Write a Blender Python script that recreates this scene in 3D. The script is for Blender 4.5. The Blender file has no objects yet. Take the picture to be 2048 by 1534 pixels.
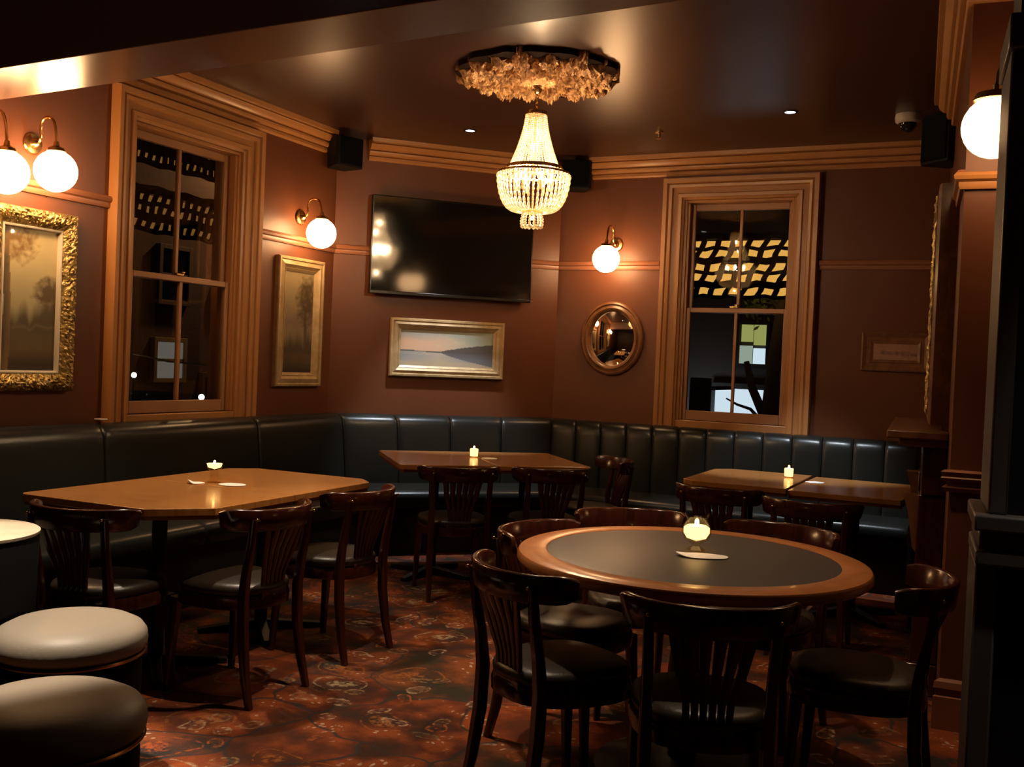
import bpy, math, random
from mathutils import Vector, Matrix, noise
random.seed(7)
scene = bpy.context.scene
COL = scene.collection
PI = math.pi
# ------------------------------------------------------------------ camera, world, exposure
CAM_H = 1.38
yaw, pitch, roll = 0.443859, -0.020417, 0.042748
cam = bpy.data.objects.new('camera', bpy.data.cameras.new('camera'))
COL.objects.link(cam)
fwd = Vector((-math.sin(yaw)*math.cos(pitch), math.cos(yaw)*math.cos(pitch), math.sin(pitch)))
r0 = Vector((math.cos(yaw), math.sin(yaw), 0)); u0 = r0.cross(fwd)
cr, sr = math.cos(roll), math.sin(roll)
rt = r0*cr + u0*sr; up = u0*cr - r0*sr
cam.matrix_world = Matrix(((rt.x, up.x, -fwd.x, 0), (rt.y, up.y, -fwd.y, 0), (rt.z, up.z, -fwd.z, CAM_H), (0, 0, 0, 1)))
cam.data.sensor_width = 36; cam.data.lens = 36*2019.8/2048
cam.data.clip_start = 0.05
scene.camera = cam
world = bpy.data.worlds.new('night'); scene.world = world; world.use_nodes = True
bg = world.node_tree.nodes['Background']; bg.inputs[0].default_value = (0.25, 0.4, 0.8, 1); bg.inputs[1].default_value = 0.004
vs = scene.view_settings
vs.view_transform = 'Standard'; vs.look = 'None'; vs.gamma = 1; vs.exposure = 0.22; vs.use_curve_mapping = False
WARM = (1.0, 0.56, 0.25)
GLOBE_S = 33.0      # radiance of the opal globes
BULB_S = 640.0      # chandelier bulbs

# ------------------------------------------------------------------ materials
def new_mat(name):
    m = bpy.data.materials.new(name); m.use_nodes = True
    nt = m.node_tree; b = nt.nodes['Principled BSDF']
    return m, nt, b
def N(nt, t, **kw):
    n = nt.nodes.new(t)
    for k, v in kw.items(): setattr(n, k, v)
    return n
def mat(name, col, rough=.5, metal=0, spec=.5, coat=0, bump=None, var=None, emit=None, es=0):
    """plain procedural material: optional bump=(scale,strength) noise relief, var=(scale,col2,stretch) colour grain"""
    m, nt, b = new_mat(name)
    b.inputs['Base Color'].default_value = (*col, 1); b.inputs['Roughness'].default_value = rough
    b.inputs['Metallic'].default_value = metal; b.inputs['Specular IOR Level'].default_value = spec
    b.inputs['Coat Weight'].default_value = coat; b.inputs['Coat Roughness'].default_value = .12
    if emit:
        b.inputs['Emission Color'].default_value = (*emit, 1); b.inputs['Emission Strength'].default_value = es
    if bump or var:
        tc = N(nt, 'ShaderNodeTexCoord')
    if bump:
        n = N(nt, 'ShaderNodeTexNoise'); n.inputs['Scale'].default_value = bump[0]; n.inputs['Detail'].default_value = 4
        nt.links.new(tc.outputs['Object'], n.inputs['Vector'])
        bn = N(nt, 'ShaderNodeBump'); bn.inputs['Strength'].default_value = bump[1]; bn.inputs['Distance'].default_value = .01
        nt.links.new(n.outputs['Fac'], bn.inputs['Height']); nt.links.new(bn.outputs['Normal'], b.inputs['Normal'])
    if var:
        sc, c2, st = var
        mp = N(nt, 'ShaderNodeMapping'); mp.inputs['Scale'].default_value = st
        nt.links.new(tc.outputs['Object'], mp.inputs['Vector'])
        n = N(nt, 'ShaderNodeTexNoise'); n.inputs['Scale'].default_value = sc; n.inputs['Detail'].default_value = 6; n.inputs['Distortion'].default_value = .6
        nt.links.new(mp.outputs['Vector'], n.inputs['Vector'])
        rp = N(nt, 'ShaderNodeValToRGB'); rp.color_ramp.elements[0].position = .35; rp.color_ramp.elements[1].position = .68
        rp.color_ramp.elements[0].color = (*col, 1); rp.color_ramp.elements[1].color = (*c2, 1)
        nt.links.new(n.outputs['Fac'], rp.inputs['Fac']); nt.links.new(rp.outputs['Color'], b.inputs['Base Color'])
    return m
def emis(name, col, s):
    m = bpy.data.materials.new(name); m.use_nodes = True; nt = m.node_tree; nt.nodes.clear()
    e = N(nt, 'ShaderNodeEmission'); e.inputs[0].default_value = (*col, 1); e.inputs[1].default_value = s
    o = N(nt, 'ShaderNodeOutputMaterial'); nt.links.new(e.outputs[0], o.inputs[0]); return m
def glassy(name, tint=(1, 1, 1), rough=.02, ior=1.5):
    m = bpy.data.materials.new(name); m.use_nodes = True; nt = m.node_tree; nt.nodes.clear()
    t = N(nt, 'ShaderNodeBsdfTransparent'); t.inputs[0].default_value = (*tint, 1)
    g = N(nt, 'ShaderNodeBsdfGlossy'); g.inputs['Roughness'].default_value = rough
    f = N(nt, 'ShaderNodeFresnel'); f.inputs[0].default_value = ior
    mx = N(nt, 'ShaderNodeMixShader'); o = N(nt, 'ShaderNodeOutputMaterial')
    ge = N(nt, 'ShaderNodeNewGeometry'); iv = N(nt, 'ShaderNodeMath', operation='SUBTRACT'); iv.inputs[0].default_value = 1.0
    ml = N(nt, 'ShaderNodeMath', operation='MULTIPLY')          # thin glass: reflect at the entry face only
    nt.links.new(ge.outputs['Backfacing'], iv.inputs[1]); nt.links.new(f.outputs[0], ml.inputs[0]); nt.links.new(iv.outputs[0], ml.inputs[1])
    nt.links.new(ml.outputs[0], mx.inputs[0]); nt.links.new(t.outputs[0], mx.inputs[1]); nt.links.new(g.outputs[0], mx.inputs[2])
    nt.links.new(mx.outputs[0], o.inputs[0]); return m
def attr_mat(name, rough=.5, coat=0):
    m, nt, b = new_mat(name)
    a = N(nt, 'ShaderNodeAttribute'); a.attribute_name = 'Col'
    nt.links.new(a.outputs['Color'], b.inputs['Base Color']); b.inputs['Roughness'].default_value = rough; b.inputs['Coat Weight'].default_value = coat
    return m
def carpet():
    m, nt, b = new_mat('carpet_pattern'); L = nt.links.new
    b.inputs['Roughness'].default_value = .95; b.inputs['Specular IOR Level'].default_value = .15
    tc = N(nt, 'ShaderNodeTexCoord')
    wn = N(nt, 'ShaderNodeTexNoise'); wn.inputs['Scale'].default_value = 3.0
    L(tc.outputs['Object'], wn.inputs['Vector'])
    wv = N(nt, 'ShaderNodeVectorMath', operation='SCALE'); wv.inputs['Scale'].default_value = .30
    L(wn.outputs['Color'], wv.inputs[0])
    ad = N(nt, 'ShaderNodeVectorMath', operation='ADD'); L(tc.outputs['Object'], ad.inputs[0]); L(wv.outputs[0], ad.inputs[1])
    def vor(scale, feature='F1', rnd=1.0):
        v = N(nt, 'ShaderNodeTexVoronoi', feature=feature, voronoi_dimensions='2D'); v.inputs['Scale'].default_value = scale; v.inputs['Randomness'].default_value = rnd
        L(ad.outputs[0], v.inputs['Vector']); return v
    def ramp(src, stops, interp='LINEAR'):
        r = N(nt, 'ShaderNodeValToRGB'); r.color_ramp.interpolation = interp
        e = r.color_ramp.elements
        while len(e) < len(stops): e.new(.5)
        for k, (p, c) in enumerate(stops): e[k].position = p; e[k].color = (*c, 1)
        L(src, r.inputs['Fac']); return r.outputs['Color']
    def mix(f, a, c, blend='MIX'):
        x = N(nt, 'ShaderNodeMix', data_type='RGBA', blend_type=blend)
        if isinstance(f, float): x.inputs[0].default_value = f
        else: L(f, x.inputs[0])
        for s, i in ((a, 6), (c, 7)):
            if isinstance(s, tuple): x.inputs[i].default_value = (*s, 1)
            else: L(s, x.inputs[i])
        return x.outputs[2]
    # ground: large patches of rust, brown, olive and near-black
    big = vor(2.1)
    sep = N(nt, 'ShaderNodeSeparateColor'); L(big.outputs['Color'], sep.inputs[0])
    ground = ramp(sep.outputs[0], [(0, (.060, .018, .009)), (.30, (.20, .042, .012)), (.48, (.045, .034, .018)), (.70, (.10, .028, .012)), (.86, (.032, .027, .024))], 'CONSTANT')
    n2 = N(nt, 'ShaderNodeTexNoise'); n2.inputs['Scale'].default_value = 5; n2.inputs['Detail'].default_value = 5; L(tc.outputs['Object'], n2.inputs['Vector'])
    soft = ramp(n2.outputs['Fac'], [(.40, (.020, .015, .011)), (.5, (.12, .026, .009)), (.62, (.36, .080, .015))])
    c = mix(.5, ground, soft)
    # dark curved outlines of the large motifs
    edge = vor(2.1, 'DISTANCE_TO_EDGE')
    line = ramp(edge.outputs['Distance'], [(0, (1, 1, 1)), (.010, (.7, .7, .7)), (.022, (0, 0, 0))])
    c = mix(line, c, (.03, .026, .024))
    # medallions: rings and centres in the middle of each large motif
    med = ramp(big.outputs['Distance'], [(0, (1, 1, 1)), (.10, (.8, .8, .8)), (.13, (0, 0, 0)), (.20, (0, 0, 0)), (.215, (.9, .9, .9)), (.235, (0, 0, 0))])
    medc = ramp(sep.outputs[1], [(0, (.27, .09, .02)), (.4, (.30, .21, .12)), (.7, (.30, .065, .02))], 'CONSTANT')
    n3 = N(nt, 'ShaderNodeTexNoise'); n3.inputs['Scale'].default_value = 38; n3.inputs['Detail'].default_value = 3; L(tc.outputs['Object'], n3.inputs['Vector'])
    br = ramp(n3.outputs['Fac'], [(.42, (0, 0, 0)), (.56, (1, 1, 1))])
    mm = mix(1.0, med, br, 'MULTIPLY')
    c = mix(mm, c, medc)
    # small leaves and blossoms
    sm = vor(6.2)
    sp = N(nt, 'ShaderNodeSeparateColor'); L(sm.outputs['Color'], sp.inputs[0])
    blob = ramp(sm.outputs['Distance'], [(0, (.9, .9, .9)), (.06, (.15, .15, .15)), (.20, (.25, .25, .25)), (.23, (1, 1, 1)), (.27, (1, 1, 1)), (.30, (0, 0, 0))])
    pick = ramp(sp.outputs[0], [(0, (0, 0, 0)), (.60, (1, 1, 1))], 'CONSTANT')
    bl = mix(1.0, blob, pick, 'MULTIPLY')
    blc = ramp(sp.outputs[1], [(0, (.22, .12, .055)), (.35, (.34, .21, .13)), (.6, (.26, .07, .02)), (.8, (.12, .09, .04))], 'CONSTANT')
    bl2 = mix(1.0, bl, ramp(n3.outputs['Fac'], [(.42, (0, 0, 0)), (.56, (1, 1, 1))]), 'MULTIPLY')
    c = mix(bl2, c, blc)
    # sprays of tiny pale marks
    ti = vor(34)
    tp = N(nt, 'ShaderNodeSeparateColor'); L(ti.outputs['Color'], tp.inputs[0])
    tb = ramp(ti.outputs['Distance'], [(0, (1, 1, 1)), (.22, (1, 1, 1)), (.3, (0, 0, 0))])
    tm = mix(1.0, tb, ramp(n2.outputs['Fac'], [(.58, (0, 0, 0)), (.64, (1, 1, 1))]), 'MULTIPLY')
    tm = mix(1.0, tm, ramp(tp.outputs[0], [(0, (0, 0, 0)), (.5, (1, 1, 1))], 'CONSTANT'), 'MULTIPLY')
    c = mix(tm, c, (.42, .30, .21))
    pile = N(nt, 'ShaderNodeTexNoise'); pile.inputs['Scale'].default_value = 220; pile.inputs['Detail'].default_value = 2; L(tc.outputs['Object'], pile.inputs['Vector'])
    c = mix(.55, c, ramp(pile.outputs['Fac'], [(.3, (.25, .25, .25)), (.7, (1, 1, 1))]), 'MULTIPLY')
    L(c, b.inputs['Base Color'])
    bn = N(nt, 'ShaderNodeBump'); bn.inputs['Strength'].default_value = .5; bn.inputs['Distance'].default_value = .004
    L(pile.outputs['Fac'], bn.inputs['Height']); L(bn.outputs['Normal'], b.inputs['Normal'])
    return m

M = {}
M['carpet'] = carpet()
M['wall'] = mat('plum_brown_wall_paint', (.128, .042, .0175), .40, spec=.4, bump=(60, .03))
M['ceiling'] = mat('gloss_brown_ceiling_paint', (.050, .020, .012), .30, spec=.42, bump=(2.2, .08))
M['beam'] = mat('gloss_brown_beam_paint', (.27, .15, .105), .26, spec=.6)
M['trim'] = mat('tan_trim_paint', (.43, .200, .070), .36, spec=.45, var=(4, (.40, .18, .062), (3, 3, .8)))
M['rail'] = mat('brown_picture_rail_paint', (.26, .105, .055), .35)
M['sash'] = mat('brown_sash_paint', (.40, .20, .095), .38)
M['leather'] = mat('dark_teal_leather', (.0115, .0130, .0115), .31, spec=.34, bump=(90, .05))
M['plinth'] = mat('black_plinth', (.008, .008, .009), .6)
M['mahog'] = mat('dark_mahogany', (.050, .0105, .0045), .20, spec=.45, coat=.25, var=(5, (.028, .006, .003), (8, 8, 1)))
M['seatpad'] = mat('dark_brown_seat_leather', (.024, .016, .010), .38, bump=(80, .08))
M['oak'] = mat('honey_oak_tabletop', (.40, .175, .045), .27, spec=.5, coat=.25, var=(4, (.30, .115, .028), (1.2, 14, 1)))
M['oakedge'] = mat('dark_oak_edge', (.16, .055, .016), .35)
M['rim'] = mat('orange_wood_rim', (.44, .165, .05), .30, coat=.2, var=(5, (.34, .12, .034), (3, 3, 3)))
M['slate'] = mat('grey_leather_inlay', (.060, .050, .042), .42, spec=.45, bump=(120, .05))
M['black'] = mat('black_metal', (.008, .008, .009), .4, metal=.3)
M['speaker'] = mat('black_speaker', (.003, .003, .003), .6, spec=.2)
M['grille'] = mat('black_speaker_grille', (.003, .003, .003), .9, spec=.1, bump=(300, .5))
M['brass'] = mat('aged_brass', (.62, .40, .16), .25, metal=1)
M['oldbrass'] = mat('dark_bronze', (.22, .11, .05), .3, metal=1)
M['gilt'] = mat('gilt_frame', (.62, .47, .20), .34, metal=.75, bump=(70, .9), var=(26, (.22, .15, .05), (1, 1, 1)))
M['cream'] = mat('cream_gilt_frame', (.46, .33, .17), .40, metal=.15, bump=(40, .15), var=(14, (.34, .23, .10), (1, 1, 1)))
M['liner'] = mat('silver_white_liner', (.62, .58, .50), .4)
M['rose'] = mat('gilded_plaster', (.85, .50, .22), .5, metal=.05, bump=(85, .9), var=(34, (.20, .075, .025), (1, 1, 1)))
M['roseshade'] = mat('shade_plaster', (.012, .005, .003), .9, spec=.05)  # near-black colour paints the shade between and behind the rose leaves
M['screen'] = mat('tv_screen', (.004, .004, .004), .075, spec=.8)
M['tvcase'] = mat('tv_case', (.006, .006, .006), .25)
M['mirror'] = mat('mirror_glass', (.85, .82, .78), .03, metal=1)
M['oldwood'] = mat('brown_wood_frame', (.22, .095, .035), .36, coat=.2, var=(8, (.13, .05, .018), (2, 2, 2)))
M['pane'] = glassy('window_glass', (.93, .95, .93), .015, 1.6)
M['votive'] = glassy('votive_glass', (.97, .92, .82), .05, 1.5)
M['globe2'] = emis('opal_globe_glass_dim', WARM, 9.0)
M['globe'] = emis('opal_globe_glass', WARM, GLOBE_S)
M['bulb'] = emis('candle_bulb', (1.0, .68, .38), BULB_S)
M['flame'] = emis('flame', (1, .62, .22), 40)
M['wax'] = mat('candle_wax', (.8, .62, .36), .5, emit=(1, .66, .26), es=2.6)  # emission stands in for flame light showing through the wax
M['paper'] = mat('white_paper', (.92, .89, .85), .6)
M['white'] = mat('white_plastic', (.55, .50, .45), .4)
M['smoke'] = mat('smoked_dome', (.01, .01, .01), .08)
M['lens'] = emis('downlight_lens', (.85, .92, 1.0), 6)
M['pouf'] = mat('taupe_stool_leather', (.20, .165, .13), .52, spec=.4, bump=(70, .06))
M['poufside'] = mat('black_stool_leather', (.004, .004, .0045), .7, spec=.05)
M['navy'] = mat('navy_black_paint', (.010, .011, .014), .38)
M['navytrim'] = mat('dark_grey_trim_paint', (.10, .088, .078), .35)
M['print'] = attr_mat('painted_canvas', .5, .25)
M['night'] = mat('dark_brick_paint', (.05, .035, .028), .9, bump=(12, .4))
M['nightwood'] = mat('dark_timber', (.014, .009, .006), .7)
M['bark'] = mat('bark', (.05, .045, .04), .95, bump=(18, 1.0))
M['leafgreen'] = mat('green_leaf', (.05, .10, .02), .5)
M['warmglow'] = emis('amber_glow', (1.0, .50, .10), .75)  # self-glowing panel in place of a lit surface behind the slats
M['warmglow2'] = emis('faint_amber_glow', (1.0, .42, .10), .16)
M['litcool'] = emis('cool_white_glow', (.72, .86, 1.0), .85)
M['litgreen'] = emis('lit_yellow_green_pane', (.62, .66, .20), .45)
M['litpale'] = emis('lit_pale_pane', (.60, .72, .60), .45)
M['streetlamp'] = emis('street_lamp', (1, .93, .85), 9)
M['litroom'] = emis('lit_far_window', (.8, .7, .6), .12)
M['bead'] = None
def bead_mat():
    m = bpy.data.materials.new('crystal_bead'); m.use_nodes = True; nt = m.node_tree; nt.nodes.clear(); L = nt.links.new
    d = N(nt, 'ShaderNodeBsdfDiffuse'); d.inputs[0].default_value = (.85, .78, .66, 1)
    t = N(nt, 'ShaderNodeBsdfTranslucent'); t.inputs[0].default_value = (.95, .88, .74, 1)
    g = N(nt, 'ShaderNodeBsdfGlossy'); g.inputs['Roughness'].default_value = .1
    a = N(nt, 'ShaderNodeMixShader'); a.inputs[0].default_value = .6; L(d.outputs[0], a.inputs[1]); L(t.outputs[0], a.inputs[2])
    b = N(nt, 'ShaderNodeMixShader'); b.inputs[0].default_value = .08; L(a.outputs[0], b.inputs[1]); L(g.outputs[0], b.inputs[2])
    o = N(nt, 'ShaderNodeOutputMaterial'); L(b.outputs[0], o.inputs[0]); return m
M['bead'] = bead_mat()

# ------------------------------------------------------------------ mesh helpers
class MB:
    def __init__(s): s.v = []; s.f = []
    def add(s, vs_, fs):
        o = len(s.v); s.v += [tuple(p) for p in vs_]; s.f += [tuple(i+o for i in f) for f in fs]; return s
    def box(s, x0, x1, y0, y1, z0, z1):
        return s.add([(x0, y0, z0), (x1, y0, z0), (x1, y1, z0), (x0, y1, z0), (x0, y0, z1), (x1, y0, z1), (x1, y1, z1), (x0, y1, z1)],
                     [(3, 2, 1, 0), (4, 5, 6, 7), (0, 1, 5, 4), (1, 2, 6, 5), (2, 3, 7, 6), (3, 0, 4, 7)])
    def prism(s, poly, z0, z1):
        n = len(poly)
        return s.add([(x, y, z0) for x, y in poly]+[(x, y, z1) for x, y in poly],
                     [tuple(range(n-1, -1, -1)), tuple(range(n, 2*n))]+[(i, (i+1) % n, n+(i+1) % n, n+i) for i in range(n)])
    def lathe(s, prof, n=24, c=(0, 0, 0), sx=1, sy=1, close=False):
        vs_ = []; fs = []
        for r, z in prof:
            for k in range(n):
                a = 2*PI*k/n; vs_.append((c[0]+r*sx*math.cos(a), c[1]+r*sy*math.sin(a), c[2]+z))
        m = len(prof)
        for j in range(m-1 if not close else m):
            j2 = (j+1) % m
            for k in range(n):
                k2 = (k+1) % n; fs.append((j*n+k, j*n+k2, j2*n+k2, j2*n+k))
        if not close:
            if prof[0][0] > 1e-5: fs.append(tuple(range(n-1, -1, -1)))
            if prof[-1][0] > 1e-5: fs.append(tuple(range((m-1)*n, m*n)))
        return s.add(vs_, fs)
    def sphere(s, c, r, n=16, m=10, sz=1):
        return s.lathe([(max(1e-6, r*math.sin(PI*k/m)), -r*sz*math.cos(PI*k/m)) for k in range(m+1)], n, c)
    def tube(s, pts, rad, n=8, flat=None):
        """round (or flattened: flat=(a,b) half sizes list) tube along pts"""
        pts = [Vector(p) for p in pts]; vs_ = []; fs = []
        rr = rad if isinstance(rad, (list, tuple)) else [rad]*len(pts)
        t0 = (pts[1]-pts[0]).normalized(); ref = Vector((0, 0, 1)) if abs(t0.z) < .9 else Vector((1, 0, 0))
        u = t0.cross(ref).normalized()
        for i, p in enumerate(pts):
            t = (pts[min(i+1, len(pts)-1)]-pts[max(i-1, 0)]).normalized()
            u = (u-t*u.dot(t)).normalized(); w = t.cross(u)
            for k in range(n):
                a = 2*PI*(k+.5)/n; vs_.append(p+u*rr[i]*math.cos(a)+w*rr[i]*math.sin(a))
        for i in range(len(pts)-1):
            for k in range(n):
                k2 = (k+1) % n; fs.append((i*n+k, i*n+k2, (i+1)*n+k2, (i+1)*n+k))
        fs.append(tuple(range(n-1, -1, -1))); fs.append(tuple(range((len(pts)-1)*n, len(pts)*n)))
        return s.add(vs_, fs)
    def loft(s, rings, cap=True, closed=False):
        n = len(rings[0]); vs_ = [p for r in rings for p in r]; fs = []
        m = len(rings)
        for i in range(m if closed else m-1):
            i2 = (i+1) % m
            for k in range(n):
                k2 = (k+1) % n; fs.append((i*n+k, i*n+k2, i2*n+k2, i2*n+k))
        if cap and not closed: fs.append(tuple(range(n-1, -1, -1))); fs.append(tuple(range((m-1)*n, m*n)))
        return s.add(vs_, fs)
    def build(s, name, material, parent=None, smooth=35, bevel=0, seg=2):
        me = bpy.data.meshes.new(name); me.from_pydata([tuple(p) for p in s.v], [], s.f); me.update()
        import bmesh
        bm = bmesh.new(); bm.from_mesh(me); bmesh.ops.recalc_face_normals(bm, faces=bm.faces); bm.to_mesh(me); bm.free()
        if material: me.materials.append(material)
        if smooth:
            me.shade_smooth(); me.set_sharp_from_angle(angle=math.radians(smooth))
        o = bpy.data.objects.new(name, me); COL.objects.link(o)
        if parent: o.parent = parent
        if bevel:
            b = o.modifiers.new('bevel', 'BEVEL'); b.width = bevel; b.segments = seg; b.limit_method = 'ANGLE'; b.angle_limit = math.radians(40)
        return o
def tag(o, label, cat, group=None, kind=None):
    o['label'] = label; o['category'] = cat
    if group: o['group'] = group
    if kind: o['kind'] = kind
    return o
def thing(name, loc, rz, label, cat, group=None, kind=None):
    o = bpy.data.objects.new(name, None); COL.objects.link(o); o.empty_display_size = .1
    o.location = loc; o.rotation_euler = (0, 0, rz); return tag(o, label, cat, group, kind)
def struct(name, mb, material, label, cat, **kw):
    return tag(mb.build(name, material, **kw), label, cat, kind='structure')
def copy_tree(o, parent=None):
    c = o.copy(); COL.objects.link(c); c.parent = parent
    for ch in [x for x in COL.objects if x.parent == o]: copy_tree(ch, c)
    return c
def light(name, kind, loc, energy, col, parent=None, size=.05, spot=None, blend=.5, rot=(0, 0, 0)):
    l = bpy.data.lights.new(name, kind); l.energy = energy; l.color = col
    if kind in ('POINT', 'SPOT'): l.shadow_soft_size = size
    if kind == 'AREA': l.size = size
    if spot: l.spot_size = spot; l.spot_blend = blend
    o = bpy.data.objects.new(name, l); COL.objects.link(o); o.location = loc; o.rotation_euler = rot
    if parent: o.parent = parent
    return o

# ------------------------------------------------------------------ room shell
H = 3.02
XL, YB = -4.515, 7.56
C1 = Vector((XL, 6.28)); C2 = Vector((-3.22, YB))
PATH = [Vector((XL, -1.6)), C1, C2, Vector((-0.30, YB))]
DIRS = [(PATH[i+1]-PATH[i]).normalized() for i in range(3)]
def nrm(d): return Vector((d.y, -d.x))          # points into the room
def offset_pts(d):
    """polyline PATH moved d into the room, mitred at the two corners"""
    out = [PATH[0]+nrm(DIRS[0])*d]
    for i in (1, 2):
        n1, n2 = nrm(DIRS[i-1]), nrm(DIRS[i]); b = (n1+n2).normalized(); out.append(PATH[i]+b*(d/b.dot(n1)))
    out.append(PATH[3]+nrm(DIRS[2])*d); return out
def seg_pt(i, s, d):
    """point s metres along wall i (from its start), d into the room; mitre-limited"""
    p = PATH[i]+DIRS[i]*s+nrm(DIRS[i])*d
    return p
def sweep(i, prof, s0=None, s1=None):
    """extrude a (d,z) profile along wall segment i; None ends are mitred at the corners"""
    mb = MB(); rings = []
    for s, k in ((s0, i), (s1, i+1)):
        ring = []
        for d, z in prof:
            if s is None: p = offset_pts(d)[k]
            else: p = seg_pt(i, s, d)
            ring.append((p.x, p.y, z))
        rings.append(ring)
    return mb.loft(rings)
LEN = [(PATH[i+1]-PATH[i]).length for i in range(3)]

fl = MB().prism([(-4.8, -1.9), (2.4, -1.9), (2.4, 8.0), (-4.8, 8.0)], -.06, 0)
struct('floor', fl, M['carpet'], 'dark rust and brown patterned floral carpet', 'carpet', smooth=0)
ce = MB().prism([(-4.75, -1.8), (2.2, -1.8), (2.2, 7.8), (-3.3, 7.8), (-4.75, 6.4)], H, H+.15)
struct('ceiling', ce, M['ceiling'], 'glossy dark brown painted ceiling', 'ceiling', smooth=0)
def wall_seg(a, b, t, holes=()):
    """wall box from a to b, thickness t outward (to the left of a->b), holes = (s0,s1,z0,z1)"""
    mb = MB(); a = Vector(a); b = Vector(b); d = (b-a).normalized(); n = Vector((-d.y, d.x)); L = (b-a).length
    def blk(s0, s1, z0, z1):
        q = [a+d*s0, a+d*s1, a+d*s1+n*t, a+d*s0+n*t]; mb.prism([(p.x, p.y) for p in q], z0, z1)
    if not holes: blk(0, L, 0, H)
    for s0, s1, z0, z1 in holes:
        blk(0, s0, 0, H); blk(s1, L, 0, H); blk(s0, s1, 0, z0); blk(s0, s1, z1, H)
    return mb
W1 = (4.30, 5.22, .985, 2.68)      # window_1 opening: y0,y1,z0,z1
W2 = (-2.19, -1.35, 1.0, 2.68)     # window_2 opening: x0,x1,z0,z1
struct('wall_left', wall_seg(PATH[0], C1, .22, [(W1[0]+1.6, W1[1]+1.6, W1[2], W1[3])]), M['wall'], 'plum brown wall with a tall sash window and globe lamps', 'wall', smooth=0)
struct('wall_corner', wall_seg(C1, C2, .22), M['wall'], 'angled plum brown corner wall behind the television', 'wall', smooth=0)
struct('wall_back', wall_seg(C2, (0.2, YB), .22, [(W2[0]+3.22, W2[1]+3.22, W2[2], W2[3])]), M['wall'], 'plum brown wall with round mirror and tall sash window', 'wall', smooth=0)
# chimney breast on the right: a long face seen edge-on and a short flank facing the camera
RD = Vector((-.061, .998)).normalized()        # along the right wall, away from the camera
RN = Vector((RD.y, -RD.x))                     # away from the room
F0 = Vector((-.137, 4.364))
def rw(t, d=0): return F0+RD*t-RN*d            # t along, d into the room
def fk(s, d=0): return F0+RN*s-RD*d            # s along the flank to the right, d toward the camera
br = [F0, rw(3.2), rw(3.2)+RN*1.4, fk(1.4)]
struct('wall_right', MB().prism([(p.x, p.y) for p in br], 0, H), M['wall'], 'plum brown chimney breast projecting at the right edge', 'wall', smooth=0)
struct('wall_rear', MB().box(-4.7, 2.2, -1.75, -1.55, 0, H), M['wall'], 'dark wall behind the viewer', 'wall', smooth=0)
struct('wall_side', MB().box(2.0, 2.2, -1.6, 5.0, 0, H), M['wall'], 'dark side wall right of the viewer', 'wall', smooth=0)
# beam with a gloss soffit
bm_ = MB().prism([(-4.515, 2.878), (1.4, 2.608), (1.4, 2.833), (-4.515, 3.239)], 2.5, H)
struct('trim_1', bm_, M['beam'], 'broad gloss-painted ceiling beam crossing the top left', 'beam', smooth=0, bevel=.004)

CROWN = [(0, 2.866), (.020, 2.866), (.027, 2.876), (.027, 2.896), (.014, 2.901), (.046, 2.906), (.054, 2.918), (.056, 2.932), (.036, 2.938), (.070, 2.944), (.090, 2.960), (.100, 2.980), (.080, 2.985), (.122, 2.991), (.126, 3.02), (0, 3.02)]
RAIL = [(0, 2.148), (.014, 2.148), (.018, 2.160), (.018, 2.176), (.030, 2.184), (.034, 2.198), (.026, 2.212), (.012, 2.216), (0, 2.218)]
def trim(n, i, prof, s0, s1, m, label):
    return struct('trim_%d' % n, sweep(i, prof, s0, s1), m, label, 'moulding', smooth=25)
trim(2, 0, CROWN, 3.24+1.6, 6.115+1.6, M['trim'], 'tan crown moulding along the left wall above the window')
trim(3, 1, CROWN, .235, LEN[1]-.26, M['trim'], 'tan crown moulding above the television')
trim(4, 2, CROWN, .27, LEN[2]-.16, M['trim'], 'tan crown moulding along the wall above the right window')
trim(5, 0, RAIL, 0, 4.14+1.6, M['rail'], 'brown picture rail left of the left window')
trim(6, 0, RAIL, 5.392+1.6, None, M['rail'], 'brown picture rail between left window and corner')
trim(7, 1, RAIL, None, None, M['rail'], 'brown picture rail running behind the television')
trim(8, 2, RAIL, None, -2.368+3.22, M['rail'], 'brown picture rail above the round mirror')
trim(9, 2, RAIL, -1.172+3.22, LEN[2]-.08, M['rail'], 'brown picture rail right of the right window')
def rsweep(prof, fn, a, b, mitre0=0):
    rings = []
    for s, mt in ((a, mitre0), (b, 0)):
        rings.append([(*(fn(s-d*mt, d)), z) for d, z in prof])
    return MB().loft(rings)
struct('trim_10', rsweep(CROWN, rw, 0, 2.05, 1), M['trim'], 'tan crown moulding on the chimney breast at top right', 'moulding', smooth=25)
struct('trim_11', rsweep(CROWN, fk, 0, 1.4, 1), M['trim'], 'short tan crown moulding returning along the breast flank', 'moulding', smooth=25)
struct('trim_12', rsweep([(d*1.25, z-.01) for d, z in RAIL], fk, 0, 1.4, 1), M['trim'], 'tan picture rail on the flank below the globe lamp', 'moulding', smooth=25)
struct('trim_13', rsweep(RAIL, rw, 0, 3.1, 1), M['rail'], 'picture rail on the chimney breast face', 'moulding', smooth=25)
DADO = [(0, .945), (.02, .945), (.026, .96), (.026, .965), (.012, .972), (.012, .985), (.03, .99), (.034, 1.0), (.026, 1.008), (.03, 1.012), (.034, 1.024), (.02, 1.032), (0, 1.032)]
struct('trim_14', rsweep(DADO, fk, 0, 1.4, 1), M['rail'], 'stepped dado rail on the breast flank', 'moulding', smooth=25)
SKIRT = [(0, 0), (.022, 0), (.022, .13), (.014, .135), (.014, .16), (.022, .165), (.018, .19), (0, .20)]
struct('baseboard_right', rsweep(SKIRT, fk, 0, 1.4, 1), M['rail'], 'stepped skirting board at the foot of the breast flank', 'baseboard', smooth=25)

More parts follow.
